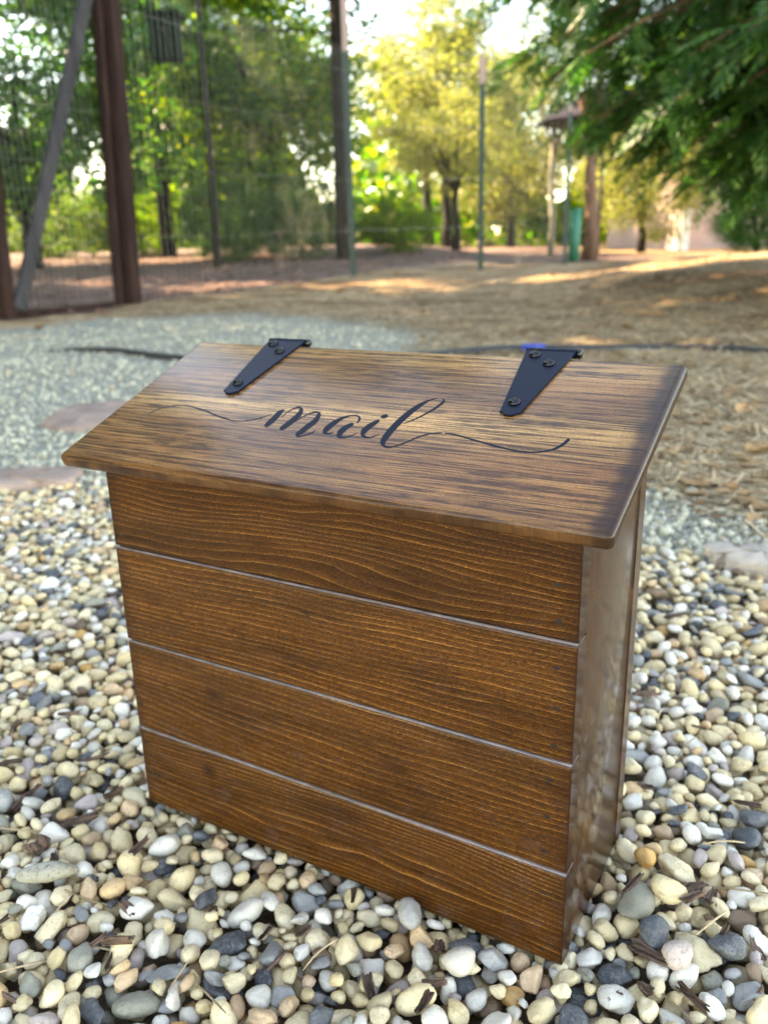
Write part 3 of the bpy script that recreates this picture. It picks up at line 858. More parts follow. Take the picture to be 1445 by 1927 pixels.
vis = np.bincount(ID[ID >= 0].ravel(), minlength=len(pebbles))
def behind_box(p):
    o = np.array([*world2box(0, 0), EYE]); e = np.array([*world2box(p[0], p[1]), p[2]])
    for t in np.linspace(0.02, 0.985, 60):
        q = o + (e - o) * t
        if -0.0 < q[0] < W and 0 < q[1] < D and 0 < q[2] < under(q[1]): return True
        if -OL < q[0] < W + OL and -OF < q[1] < D and under(q[1]) < q[2] < under(q[1]) + 0.013: return True
    return False
score = np.zeros(len(pebbles))
for k, p in enumerate(pebbles):
    d = p['c'] - np.array([0, 0, EYE]); zc_ = d @ FWD
    px, py = 722.5 + 1577.18 * (d @ RIGHT) / zc_, 963.5 - 1577.18 * (d @ UP) / zc_
    p['px'] = (px, py); p['dep'] = zc_
    if 0 < px < 1445 and 0 < py < 1920 and vis[k] > 12:
        score[k] = vis[k] / zc_ ** 2 * (1e6 if p['special'] else 1)
order = np.argsort(-score)
hero = []
for k in order:
    if score[k] <= 0 or len(hero) >= 300: break
    if not behind_box(pebbles[k]['c']): hero.append(int(k))
heroset = set(hero)

PWORD = {'cream': 'smooth cream pebble', 'white': 'chalky white pebble', 'tan': 'warm tan pebble', 'pink': 'dull pinkish pebble', 'grey': 'veined mid grey stone',
         'slate': 'dark slate blue stone', 'olive': 'speckled olive stone', 'brown': 'dark brown stone', 'orange': 'bright orange pebble'}
def where(c):
    lx_, ly_ = world2box(c[0], c[1])
    if lx_ > W:
        return 'beside the right side panel' if lx_ < W + 0.10 else 'well right of the mail box'
    if lx_ < 0: return 'off the left edge of the mail box' if lx_ > -0.12 else 'well left of the mail box'
    t = 'touching the bottom plank near its' if ly_ > -0.035 else ('near the bottom plank towards its' if ly_ > -0.10 else 'well in front of the plank')
    return t + (' left end' if lx_ < W / 2 else ' right end')
def plabel(p):
    a, b_, c_ = p['s']; el = a / b_
    size = 'small' if p['kind'] != 'olive' and a < 0.0095 else 'big' if p['kind'] == 'olive' and a > 0.0128 else 'little' if a < 0.0095 else ('large' if a > 0.0128 else 'medium')
    form = ('angular' if p['shp'] >= 26 else 'rounded') if el < 1.28 else ('long angular' if p['shp'] >= 26 else 'oval')
    return size + ' ' + form + ' ' + PWORD[p['kind']] + ' ' + where(p['c'])
shape_me = {}
def shape_mesh(shp):
    if shp not in shape_me:
        V, Fc = SHAPES[shp][0]
        me = mesh_np('pebble', V, Fc, True); me.materials.append(PEB['cream']); shape_me[shp] = me
    return shape_me[shp]
for k in hero:
    p = pebbles[k]
    o = bpy.data.objects.new('pebble', shape_mesh(p['shp'])); COL.objects.link(o)
    Mw = Matrix([[*(p['M'][r] * np.array(p['s'])), p['c'][r]] for r in range(3)] + [[0, 0, 0, 1]])
    o.matrix_world = Mw
    o.material_slots[0].link = 'OBJECT'; o.material_slots[0].material = PEB[p['kind']]
    if p['special']: tag(o, p['special'], 'pebble', 'pebbles around the mail box')
    else: tag(o, plabel(p), 'pebble', 'pebbles around the mail box')

# all the other pebbles: one mass
Vs, Fs_, Ms = [], [], []; base = 0
for k, p in enumerate(pebbles):
    if k in heroset or vis[k] < 1: continue
    if vis[k] < 4 and (p['dep'] > 1.0 or not -200 < p['px'][0] < 1645): continue
    near = p['dep'] < 0.85 and -40 < p['px'][0] < 1485 and p['px'][1] < 1960
    V, Fc = SHAPES[p['shp']][0 if (near and vis[k] > 26 and not behind_box(p['c'])) else (1 if vis[k] > 7 else 2)]
    Vw = (V * np.array(p['s'])) @ p['M'].T + p['c']
    Vs.append(Vw); Fs_.append(Fc + base); Ms.append(np.full(len(Fc), PKEYS.index(p['kind']))); base += len(V)
pme = mesh_np('pebble_bed', np.vstack(Vs), np.vstack(Fs_), True)
for kx in PKEYS: pme.materials.append(PEB[kx])
pme.polygons.foreach_set('material_index', np.concatenate(Ms).astype(np.int32))
pb = link('pebble_bed', pme)
tag(pb, 'mass of smaller cream and grey river pebbles covering the ground', 'gravel', kind='stuff')

def surf(x, y, r=0.01):
    i = int((y - GY0) / RES); j = int((x - GX0) / RES); n = max(1, int(r / RES))
    if not (n <= i < gny - n and n <= j < gnx - n): return float(terr(x, y))
    return float(np.partition(H[i - n:i + n + 1, j - n:j + n + 1].ravel(), -3)[-3])

# ------------------------------------------------------------------ bark chips, sticks and needles on the pebbles
def chip_mesh(seed, L, w, t):
    """split sliver of bark: ragged ends, ridged top"""
    r = np.random.default_rng(seed); n, mcols = 8, 6; V = []; Fs = []
    rid = r.normal(0, 1, mcols + 1); e0 = r.uniform(0, 0.22, mcols + 1); e1 = r.uniform(0, 0.22, mcols + 1); cup = r.uniform(-0.5, 0.9); bendk = r.uniform(-0.25, 0.35)
    for side_ in (1, -1):
        for i in range(n):
            for k in range(mcols + 1):
                u = -0.5 + e0[k] + (1 - e0[k] - e1[k]) * i / (n - 1); v = k / mcols - 0.5
                hw = w * (0.75 + 0.3 * math.sin(2.2 * i / n + seed))
                z = side_ * t / 2 * (1 - 0.75 * abs(2 * v) ** 3) + (rid[k] * 0.22 * t + r.normal(0, 0.10) * t) * (side_ > 0) + cup * w * v * v + bendk * L * u * u
                V.append((u * L, v * hw + 0.04 * w * math.sin(5 * u + seed), z))
    m_ = mcols + 1
    for sd_ in (0, 1):
        b0 = sd_ * n * m_
        for i in range(n - 1):
            for k in range(mcols):
                q = (b0 + i * m_ + k, b0 + i * m_ + k + 1, b0 + (i + 1) * m_ + k + 1, b0 + (i + 1) * m_ + k)
                Fs.append(q if sd_ == 0 else q[::-1])
    B0 = n * m_
    rim = [i * m_ for i in range(n)] + [(n - 1) * m_ + k for k in range(1, m_)] + [i * m_ + mcols for i in range(n - 2, -1, -1)] + [k for k in range(mcols - 1, 0, -1)]
    for a_, c_ in zip(rim, rim[1:] + rim[:1]): Fs.append((a_, c_, c_ + B0, a_ + B0))
    m = MB(); m.add(V, Fs); return m.mesh('bark_chip')
CHIPS = [ # photo position, length, width, yaw, label or None
 ((150, 1547), 0.040, 0.012, 0.15, 'long dark bark chip lying flat on pebbles left of the mail box'),
 ((72, 1596), 0.026, 0.020, -0.9, 'square reddish bark chip tilted on pebbles'),
 ((264, 1600), 0.026, 0.009, 1.1, 'upright narrow bark chip wedged between pebbles by the mail box corner'),
 ((225, 1786), 0.024, 0.015, 0.1, 'blocky dark bark chip half buried in front pebbles'),
 ((214, 1495), 0.022, 0.016, 0.9, 'dark brown bark chip against the mail box left edge'),
 ((176, 1432), 0.034, 0.010, 0.05, None), ((1214, 1312), 0.034, 0.013, 0.25, 'thick brown bark chip behind the right side of the mail box'),
 ((1190, 1690), 0.030, 0.005, 0.7, 'thin brown stick resting on the flat olive pebble'),
 ((1310, 1668), 0.030, 0.013, 0.5, 'curled brown bark chip among the pebbles right of the mail box'),
 ((1222, 1808), 0.032, 0.015, -0.7, 'rust brown wedge of bark below the rough black stone'),
 ((1300, 1880), 0.036, 0.011, -1.2, 'dark narrow bark sliver standing between the front pebbles'),
 ((665, 1692), 0.018, 0.006, 1.5, None), ((800, 1905), 0.020, 0.008, 0.9, None), ((572, 1757), 0.018, 0.004, 0.9, None),
 ((120, 1222), 0.030, 0.009, 0.3, None), ((190, 1148), 0.030, 0.009, 0.4, None), ((62, 1492), 0.022, 0.010, 1.2, None), ((30, 1370), 0.02, 0.012, 1.3, None),
 ((210, 1120), 0.028, 0.008, 0.3, None), ((130, 1345), 0.028, 0.008, 0.2, None), ((1270, 1160), 0.034, 0.010, 0.2, None), ((1340, 1690), 0.024, 0.010, 1.0, None),
 ((640, 1600), 0.0, 0, 0, None), ((20, 1440), 0.024, 0.012, 0.4, None), ((500, 1750), 0.022, 0.006, 1.2, None), ((1405, 1515), 0.026, 0.008, -0.5, None)]
ck = 0
for (px, py), L_, w_, yw, lab in CHIPS:
    if L_ == 0: continue
    d = ray(px, py); k = (0.002 - EYE) / d[2]; x, y = d[0] * k, d[1] * k
    lx_, ly_ = world2box(x, y)
    if -0.012 < lx_ < W + 0.012 and -0.012 < ly_ < D + 0.012: continue
    o = link('bark_chip' if w_ > 0.006 else 'twig', chip_mesh(ck, L_, w_, max(0.0022, w_ * 0.26)), CHIP)
    o.location = (x, y, surf(x, y, 0.008) + 0.0005)
    o.rotation_euler = (random.uniform(-.35, .35), random.uniform(-.25, .25), yw); ck += 1
    if lab: tag(o, lab, 'bark chip')
    else: tag(o, ('long ' if L_ > .025 else 'short ') + ('narrow' if w_ < .0085 else 'broad') + ' dark bark chip ' + where((x, y)), 'bark chip', 'small bark chips on the pebbles')
for k in range(30):
    for t in range(50):
        px, py = random.uniform(0, 1445), random.uniform(1080, 1900)
        d = ray(px, py); kk = (0.002 - EYE) / d[2]; x, y = d[0] * kk, d[1] * kk
        lx_, ly_ = world2box(x, y)
        if (-0.03 < lx_ < W + 0.03 and -0.03 < ly_ < D + 0.03) or y > peb_line(x) - 0.05 or behind_box((x, y, 0)): continue
        break
    L_, w_ = random.uniform(.010, .024), random.uniform(.004, .009)
    o = link('bark_chip', chip_mesh(100 + k, L_, w_, .0022), CHIP)
    o.location = (x, y, surf(x, y, 0.006) - 0.003); o.rotation_euler = (random.uniform(-.6, .6), random.uniform(-.5, .5), random.uniform(0, 3.1))
    tag(o, ('small ' if L_ > .016 else 'tiny ') + ('narrow' if w_ < .0065 else 'broad') + ' crumb of bark ' + where((x, y)), 'bark chip', 'small bark chips on the pebbles')
NEEDLES = [((160, 1690), 0.045, -0.3), ((110, 1705), 0.03, 1.3), ((395, 1885), 0.04, -0.8), ((1280, 1895), 0.05, -1.1), ((1400, 1680), 0.05, -0.45), ((1340, 1750), 0.04, 0.6),
           ((600, 1792), 0.035, 0.8), ((190, 1775), 0.03, -0.25), ((1365, 1590), 0.05, 0.2), ((30, 1560), 0.04, 0.05), ((1290, 1400), 0.05, 0.8), ((1240, 1345), 0.04, 1.1),
           ((335, 1840), 0.03, 1.2), ((1050, 1830), 0.03, 0.3), ((20, 1820), 0.05, 0.5)]
for (px, py), L_, yw in NEEDLES:
    d = ray(px, py); k = (0.004 - EYE) / d[2]; x, y = d[0] * k, d[1] * k
    lx_, ly_ = world2box(x, y)
    if -0.02 < lx_ < W + 0.02 and -0.02 < ly_ < D + 0.02: continue
    m = MB(); bd = random.uniform(-.25, .25)
    m.tube([((t - .5) * L_, bd * L_ * (t - .5) ** 2, 0.10 * L_ * (0.25 - (t - .5) ** 2)) for t in np.linspace(0, 1, 7)], [0.0004, .0007, .0008, .0008, .0008, .0007, .0004], 5)
    o = link('pine_needle', m.mesh('pine_needle'), STRAW); o.location = (x, y, surf(x, y, 0.006) + 0.0015); o.rotation_euler = (0, random.uniform(-.2, .2), yw)
    tag(o, ('long' if L_ > .042 else 'short') + ' thin dry pine needle lying ' + where((x, y)), 'pine needle', 'pine needles on the pebbles')

# ------------------------------------------------------------------ flagstones, hose, crushed stone, straw and litter
def slab(name, poly, th_, mat, seed):
    r = np.random.default_rng(seed)
    P = catmull(np.vstack([poly, poly[:1]]), 5)[:-1]
    P = P + r.normal(0, 0.006, P.shape)
    c = P.mean(0); V = []; Fs = []; n = len(P)
    for s_, zz in ((1.02, -th_), (1.0, -0.004), (0.97, 0.0), (0.6, 0.004), (0.25, 0.003)):
        for q in P:
            w_ = c + (q - c) * s_
            V.append((w_[0] - c[0], w_[1] - c[1], zz + (r.normal(0, 0.0022) if s_ < 1 else 0)))
    V.append((0, 0, 0.004))
    for i in range(4):
        for k in range(n): Fs.append((i * n + k, i * n + (k + 1) % n, (i + 1) * n + (k + 1) % n, (i + 1) * n + k))
    for k in range(n): Fs.append((4 * n + k, 4 * n + (k + 1) % n, 5 * n))
    m = MB(); m.add(V, Fs)
    o = link(name, m.mesh(name, 0, 1, True), mat); return o, c
def pxpoly(pts): return np.array([gp(*p)[:2] for p in pts])
for pts, mat, lab, sd_ in [([(-120, 935), (-40, 905), (70, 893), (150, 889), (135, 925), (60, 945), (-30, 965), (-120, 985)], SANDSTONE, 'flat pink sandstone slab between the pebbles and the grey crushed stone', 1),
                          ([(85, 800), (120, 778), (190, 768), (260, 765), (240, 800), (150, 815), (100, 812)], SANDSTONE, 'low pinkish flagstone sunk in the grey crushed stone', 2),
                          ([(1330, 1085), (1345, 1058), (1400, 1048), (1500, 1050), (1560, 1085), (1480, 1125), (1400, 1115)], SANDSTONE2, 'pale beige sandstone slab at the pebble edge near the dry straw', 3)]:
    P = pxpoly(pts); o, c = slab('flagstone', P, 0.05, mat, sd_)
    o.location = (c[0], c[1], max(float(terr0(c[0], c[1])), surf(c[0], c[1], .01) if sd_ == 3 else -1) + 0.012); tag(o, lab, 'flagstone')

hose = empty('garden_hose', tuple(gp(700, 668)))
tag(hose, 'black rubber hose running across the gravel and straw behind the mail box', 'hose')
hp = [gp(*q) for q in [(30, 668), (90, 662), (150, 660), (210, 664), (265, 670), (320, 677), (450, 688), (600, 690), (760, 678), (900, 664), (985, 660), (1090, 662), (1200, 660), (1300, 660), (1400, 664), (1500, 672), (1650, 680)]]
hp = [np.array([p[0], p[1], float(terr(p[0], p[1])) + (0.012 if i > 2 else -0.022 + 0.012 * i)]) for i, p in enumerate(hp)]
hc = catmull(np.array(hp), 5)
m = MB(); m.tube([p - np.array(hose.location) for p in hc], 0.0160, 10); link('tube', m.mesh('tube', 0, 1, True), HOSE, hose)
q0 = hc[50] - np.array(hose.location); q1 = hc[52] - np.array(hose.location); dd = (q1 - q0)
m = MB(); m.tube([q0 - dd * .1, q0, q0 + dd * .5, q0 + dd * 1.0, q0 + dd * 1.1], [0.012, 0.019, 0.021, 0.019, 0.012], 10); link('coupling', m.mesh('coupling', 0, 1, True), BLUEP, hose)

def scatter_rocks(n, pred, size, mat, name, lab, cat):
    bm = bmesh.new(); bmesh.ops.create_icosphere(bm, subdivisions=1, radius=1.0)
    V0 = np.array([v.co[:] for v in bm.verts]); F0 = np.array([[v.index for v in f.verts] for f in bm.faces]); bm.free()
    x, y = pred(n); n = len(x)
    V = V0[None] * rng.uniform(0.7, 1.25, (n, len(V0), 1))
    s = np.clip(rng.lognormal(math.log(size), 0.35, n), size * 0.5, size * 2.4)
    V = V * (s[:, None, None] * rng.uniform(0.6, 1.25, (n, 1, 3)))
    a = rng.uniform(0, 6.28, n); ca_, sa_ = np.cos(a)[:, None], np.sin(a)[:, None]
    Vx = V[:, :, 0] * ca_ - V[:, :, 1] * sa_; Vy = V[:, :, 0] * sa_ + V[:, :, 1] * ca_
    P = np.stack([Vx + x[:, None], Vy + y[:, None], V[:, :, 2] + (terr(x, y) + s * 0.25)[:, None]], 2)
    Fc = (F0[None] + (np.arange(n) * len(V0))[:, None, None]).reshape(-1, 3)
    o = link(name, mesh_np(name, P.reshape(-1, 3), Fc), mat); tag(o, lab, cat, kind='stuff'); return o
def in_gravel(n):
    # denser close by
    y = 1.0 + 5.2 * rng.random(n * 3) ** 1.8; x = rng.uniform(-0.52, 0.52, n * 3) * (y + 0.6)
    ok = (poly_sd(GRAVEL, x, y) > np.abs(rng.normal(0, 0.05, n * 3)) * (1 + 5 * ss(2.2, 4.0, y))) & (y > peb_line(x) - 0.01)
    return x[ok][:n], y[ok][:n]
scatter_rocks(14000, in_gravel, 0.0056, CRUSHED, 'crushed_stone', 'grey green crushed stone covering the path behind the mail box', 'crushed stone')

def scatter_needles(n, area, L0, wd, mat, name, lab, cat, lift=0.01):
    x, y = area(n); n = len(x)
    a = rng.uniform(0, 3.1416, n); L_ = rng.uniform(0.5, 1.3, n) * L0; cv = rng.normal(0, 0.18, n)
    z = terr(x, y) + rng.uniform(0.001, lift, n); tl = rng.normal(0, 0.12, n)
    pts = []
    for t in (-0.5, 0.0, 0.5):
        lx_ = t * L_; ly_ = cv * L_ * (0.25 - t * t)
        for sg in (-1, 1):
            pts.append(np.stack([x + lx_ * np.cos(a) - (ly_ + sg * wd) * np.sin(a), y + lx_ * np.sin(a) + (ly_ + sg * wd) * np.cos(a), z + tl * lx_ + 0.02 * L_ * (0.25 - t * t) * 4], 1))
    V = np.stack(pts, 1)
    Fc = (np.array([[0, 2, 3, 1], [2, 4, 5, 3]])[None] + (np.arange(n) * 6)[:, None, None]).reshape(-1, 4)
    o = link(name, mesh_np(name, V.reshape(-1, 3), Fc), mat); tag(o, lab, cat, kind='stuff'); return o
def in_straw(n):
    y = 1.35 + 8 * rng.random(n * 4) ** 2.0; x = rng.uniform(-0.3, 0.56, n * 4) * (y + 0.3)
    ok = (poly_sd(GRAVEL, x, y) < rng.normal(0.02, 0.06, n * 4)) & (poly_sd(BARK, x, y) < 0.1) & (y > peb_line(x) + 0.05)
    return x[ok][:n], y[ok][:n]
scatter_needles(36000, in_straw, 0.11, 0.0022, STRAW, 'dry_straw', 'dry tan straw and pine needles matted on the slope', 'straw')
scatter_needles(5000, in_straw, 0.035, 0.010, DRYLEAF, 'leaf_litter', 'small brown crumbs of leaf and bark scattered over the straw', 'leaf litter', 0.02)
def in_bark(n):
    y = 5.5 + 14 * rng.random(n * 4) ** 1.5; x = rng.uniform(-0.6, 0.25, n * 4) * (y + 1)
    ok = poly_sd(BARK, x, y) > rng.normal(0.0, 0.15, n * 4)
    return x[ok][:n], y[ok][:n]
scatter_needles(14000, in_bark, 0.075, 0.018, CHIPS_FAR, 'bark_mulch', 'purple brown bark mulch spread beyond the wire fence', 'mulch', 0.03)

def leaf_piece(seed, L_, w_):
    r = np.random.default_rng(seed); n = 7; V = []; Fs = []
    cu = r.uniform(0.3, 0.9)
    for i in range(n):
        u = i / (n - 1); hw = w_ / 2 * (math.sin(math.pi * min(1, u * 0.93 + 0.05)) ** 0.7) * r.uniform(0.75, 1.1)
        for s_ in (-1, -0.5, 0, 0.5, 1):
            V.append(((u - .5) * L_, s_ * hw, cu * (abs(s_) ** 1.5) * hw + 0.25 * L_ * (u - .5) ** 2 + r.normal(0, .03) * w_))
    for i in range(n - 1):
        for k in range(4): Fs.append((i * 5 + k, i * 5 + k + 1, i * 5 + k + 6, i * 5 + k + 5))
    m = MB(); m.add(V, Fs); return m.mesh('dry_leaf', 0, 1, True)
LEAVES = [((1397, 780), .085, .055, 'curled rust orange dry leaf lying on straw beyond the hose'), ((1398, 700), .08, .05, None), ((1300, 690), .06, .04, None), ((1340, 860), .06, .035, None), ((1420, 860), .07, .045, None),
          ((1370, 930), .05, .035, None), ((1290, 915), .04, .03, None), ((1420, 990), .05, .03, None), ((1380, 560), .09, .06, None), ((1250, 545), .09, .06, None), ((745, 515), .16, .12, 'large pale dry leaf by the foot of the green fence post'),
          ((780, 560), .08, .06, None), ((700, 545), .09, .06, None), ((560, 540), .09, .06, None), ((330, 548), .09, .07, None), ((640, 550), .1, .07, None), ((1100, 545), .08, .06, None), ((1180, 620), .07, .05, None), ((75, 620), .09, .06, None), ((1040, 520), .1, .07, None)]
for i, ((px, py), L_, w_, lab) in enumerate(LEAVES):
    g = gp(px, py); o = link('dry_leaf', leaf_piece(i, L_, w_), DRYLEAF); o.location = (g[0], g[1], g[2] + 0.008); o.rotation_euler = (random.uniform(-.3, .3), random.uniform(-.3, .3), random.uniform(0, 6.2))
    if lab: tag(o, lab, 'leaf')
    else: tag(o, ('big' if L_ > .085 else 'medium' if L_ > .065 else 'small') + ' curled brown dry leaf ' + ('on the straw between hose and gravel' if g[1] < 3.6 else 'on the straw just beyond the hose' if g[1] < 5 else 'on the bank under the cedar' if g[0] > 1.2 else 'on the ground near the fence posts'), 'leaf', 'fallen dry leaves')

# ------------------------------------------------------------------ gate and fence
def P3(x, y, dz=0.0): return np.array([x, y, float(terr(x, y)) + dz])
gA, gB = np.array([-2.80, 6.50]), np.array([-2.245, 7.475])
post_xy = np.array([-2.17, 7.60])
LEAN = 0.045     # the old post leans to the right
gate = empty('garden_gate', tuple(P3(*gA)))
tag(gate, 'tall weathered wooden gate with diagonal brace and wire mesh', 'gate')
def gl(p): return np.array(p) - np.array(gate.location)
gz = float(terr(*gA)) + 0.03
def g3(t, z): q = gA + (gB - gA) * t; return np.array([q[0] + LEAN * z, q[1], gz + z])
GH = 2.80
def gpart(name, p, q, w_, h_, mat, up=(0, 0, 1)):
    m = MB(); m.beam(gl(p), gl(q), w_, h_, up); return link(name, m.mesh(name, 0.006, 2), mat, gate)
nrm = np.array([(gB - gA)[1], -(gB - gA)[0], 0]); nrm /= np.linalg.norm(nrm)
gpart('stile', g3(0, -0.02), g3(0, GH), 0.09, 0.10, POSTWOOD, nrm); gpart('stile', g3(1, -0.02), g3(1, GH), 0.045, 0.08, POSTWOOD, nrm)
gpart('rail', g3(0.05, 0.0), g3(0.97, 0.0), 0.045, 0.05, POSTWOOD); gpart('rail', g3(0.05, GH - .06), g3(0.97, GH - .06), 0.045, 0.09, GATEWOOD)
off = nrm * 0.05
gpart('brace', g3(0.06, 0.04) + off, g3(1.0, GH - .15) + off, 0.105, 0.045, GATEWOOD, nrm)
def wires(name, A, Bq, z0, z1, dv, zh, rad, parent, jit=0.006, top=None):
    """welded mesh between two ground points, straight rods as thin three-sided tubes"""
    L_ = np.linalg.norm(Bq - A); m = MB(); n = int(L_ / dv); o_ = np.array(parent.location)
    r = random.Random(5)
    for i in range(1, n):
        t = i / n; q = A + (Bq - A) * t; zb = float(terr(*q)); j = r.uniform(-jit, jit); j2 = r.uniform(-jit, jit)
        m.tube([np.array([q[0] + j, q[1], zb + z0]) - o_, np.array([q[0] + j2, q[1], zb + z0 + (z1 - z0) * r.uniform(.3, .7)]) - o_, np.array([q[0] + r.uniform(-jit, jit), q[1], zb + z1]) - o_], rad, 3, False)
    for zz in zh:
        pts = [np.array([*(A + (Bq - A) * t), float(terr(*(A + (Bq - A) * t))) + zz + r.uniform(-.006, .006)]) - o_ for t in np.linspace(0, 1, 9)]
        m.tube(pts, rad, 3, False)
    o = link(name, m.mesh(name), WIRE, parent); o['kind'] = 'stuff'; return o
ZH = [0.10, 0.25, 0.4, 0.56, 0.74, 0.94, 1.14, 1.34, 1.54, 1.74, 1.94, 2.14, 2.34, 2.54]
wires('wire_mesh', gA, gB, 0.03, 2.85, 0.052, ZH, WIRE_R, gate)

fence = empty('wire_fence', tuple(P3(*post_xy)))
tag(fence, 'tall wire mesh fence on a brown timber post and green steel posts', 'fence')
def fl(p): return np.array(p) - np.array(fence.location)
m = MB(); bp_ = P3(*post_xy); m.beam(fl(bp_ - np.array([0, 0, .25])), fl(bp_ + np.array([LEAN * 3.2, 0, 3.2])), 0.115, 0.115, (0.45, 0.9, 0)); link('timber_post', m.mesh('timber_post', 0.008, 2), POSTWOOD, fence)
m = MB(); q = P3(-2.235, 7.50); m.tube([fl(q), fl(q + np.array([LEAN * 2.7, 0, 2.7]))], 0.022, 8); link('gate_pole', m.mesh('gate_pole', 0, 1, True), simple('grey_steel', (0.33, 0.36, 0.38), 0.45, 0.5), fence)
tposts = [gp(665, 521), gp(904, 507), gp(1062, 497)]
for i, t_ in enumerate(tposts):
    t_ = np.array([t_[0], t_[1], float(terr(t_[0], t_[1]))])
    m = MB(); hgt = (2.55, 2.25, 2.3)[i]
    m.box(tuple(fl(t_) + (-.034, -.005, -.2)), tuple(fl(t_) + (.034, .004, hgt))); m.box(tuple(fl(t_) + (-.005, .004, -.2)), tuple(fl(t_) + (.005, .045, hgt)))
    sp_ = link('steel_post', m.mesh('steel_post'), TPOST, fence)
    m = MB(); m.box(tuple(fl(t_) + (-.036, -.012, hgt + .001)), tuple(fl(t_) + (.036, .05, hgt + (.55, .32, .1)[i]))); link('bare_top', m.mesh('bare_top'), TPOST_TOP, sp_)
A = post_xy.copy()
for t_ in tposts:
    wires('wire_mesh', A, np.array(t_[:2]), 0.02, 2.6, 0.075, ZH[::3], WIRE_R, fence); A = np.array(t_[:2])

# ------------------------------------------------------------------ trees
def rand_unit(n):
    v = rng.normal(size=(n, 3)); return v / np.linalg.norm(v, axis=1)[:, None]
def leaf_quads(C, L_, Wd, dirs=None):
    n = len(C); u = rand_unit(n) if dirs is None else dirs
    w_ = np.cross(u, rand_unit(n)); w_ /= np.linalg.norm(w_, axis=1)[:, None] + 1e-9
    s = rng.uniform(0.7, 1.3, n)[:, None]
    V = np.stack([C - u * L_ * s / 2, C + w_ * Wd * s / 2, C + u * L_ * s / 2, C - w_ * Wd * s / 2], 1)
    return V.reshape(-1, 3)
def quads_mesh(name, V):
    n = len(V) // 4; return mesh_np(name, V, np.arange(n * 4).reshape(n, 4))
def crown_broad(n_cl, per, leaf=(0.085, 0.05), flat=0.75, spread=0.15):
    """unit crown, radius ~1, made of leaf clumps with gaps"""
    C = rand_unit(n_cl) * (rng.uniform(0.25, 1.0, n_cl)[:, None] ** 0.45)
    C = C * (1 + 0.18 * np.sin(3 * C[:, :1] + 2 * C[:, 1:2] + 1.0))
    C[:, 2] *= flat
    sz = rng.uniform(0.6, 1.4, n_cl) * spread
    k = rng.integers(0, n_cl, n_cl * per)
    L_ = C[k] + rng.normal(size=(len(k), 3)) * sz[k][:, None] * np.array([1, 1, 0.6])
    return C, L_
CRV = []
for i in range(3):
    C, L_ = crown_broad(150, 150, spread=0.115)
    CRV.append((C, L_))
def broad_mesh(i, R, leaf, dens=1.0):
    C, L_ = CRV[i]; k = rng.random(len(L_)) < dens
    return quads_mesh('crown', leaf_quads(L_[k] * np.array(R), leaf, leaf * 0.62))
BROAD = {}
R0 = (2.5, 2.5, 2.4)
def get_broad(i, mat, dens=1.0):
    key = (i, mat.name, dens)
    if key not in BROAD:
        me = broad_mesh(i, R0, 0.105, dens); me.materials.append(mat); BROAD[key] = me
    return BROAD[key]
def broad_tree(name, label, x, y, trunk_h, crown_z, R, mat, i=0, leaf=0.10, tr=0.14, tmat=None, group=None, cat='tree', lean=(0, 0), dens=1.0, rz=None, limbs=9, sc=1.0):
    g = P3(x, y, -0.05); e = empty(name, tuple(g)); tag(e, label, cat, group)
    m = MB(); top = np.array([lean[0], lean[1], trunk_h])
    m.tube([(0, 0, 0), tuple(top * 0.3 + (0.03, 0, 0)), tuple(top * .65 + (-.04, .03, 0)), tuple(top)], [tr * 1.25, tr, tr * .85, tr * .65], 9)
    C, _ = CRV[i]; rz = rng.uniform(0, 6.28) if rz is None else rz
    ca_, sa_ = math.cos(rz), math.sin(rz)
    for c in C[:limbs]:
        q = c * np.array(R) * sc * 0.85; q = np.array([q[0] * ca_ - q[1] * sa_, q[0] * sa_ + q[1] * ca_, q[2] + crown_z])
        m.tube([tuple(top * .8), tuple((top * .8 + q) / 2 + (0, 0, .2)), tuple(q)], [tr * .4, tr * .25, tr * .08], 5)
    link('trunk', m.mesh('trunk', 0, 1, True), tmat or TRUNK_DARK, e)
    o = link('crown', get_broad(i, mat, dens), None, e); o.location = (lean[0], lean[1], crown_z); o.rotation_euler = (0, 0, rz); o.scale = tuple(sc * R[q_] / R0[q_] for q_ in range(3))
    return e
def conifer_crown(z0, z1, r0, seed, n_br=90, per=300, needle=0.13, extra=0, ez=5.4):
    r = np.random.default_rng(seed); P = []; Dr = []; brs = []
    for i in range(n_br + extra):
        t = r.random() ** 0.8
        if i >= n_br: t = (ez - z0) / (z1 - z0) + (1 - (ez - z0) / (z1 - z0)) * t
        z = z0 + (z1 - z0) * t; L_ = r0 * (1 - t) ** 0.75 * r.uniform(0.6, 1.1) + 0.3
        a = r.uniform(0, 6.283); d = np.array([math.cos(a), math.sin(a), 0]); sl = r.uniform(-0.28, 0.12)
        s = r.random(per) ** 0.7
        c = d * (s * L_)[:, None]; c[:, 2] += z + sl * s * L_ - 0.22 * L_ * s * s
        sd_ = np.array([-d[1], d[0], 0]) * (r.normal(0, 0.20, per) * L_ * (0.35 + 0.65 * (1 - s)))[:, None]
        c = c + sd_ + r.normal(0, 0.07, (per, 3)) - np.array([0, 0, 1]) * np.abs(r.normal(0, .1, per))[:, None]
        dv = d + np.sign(r.normal(size=per))[:, None] * np.array([-d[1], d[0], 0]) * 0.8 + r.normal(0, 0.4, (per, 3)); dv /= np.linalg.norm(dv, axis=1)[:, None]
        P.append(c); Dr.append(dv); brs.append((z, d, L_, sl))
    return np.vstack(P), np.vstack(Dr), brs
CON = {}
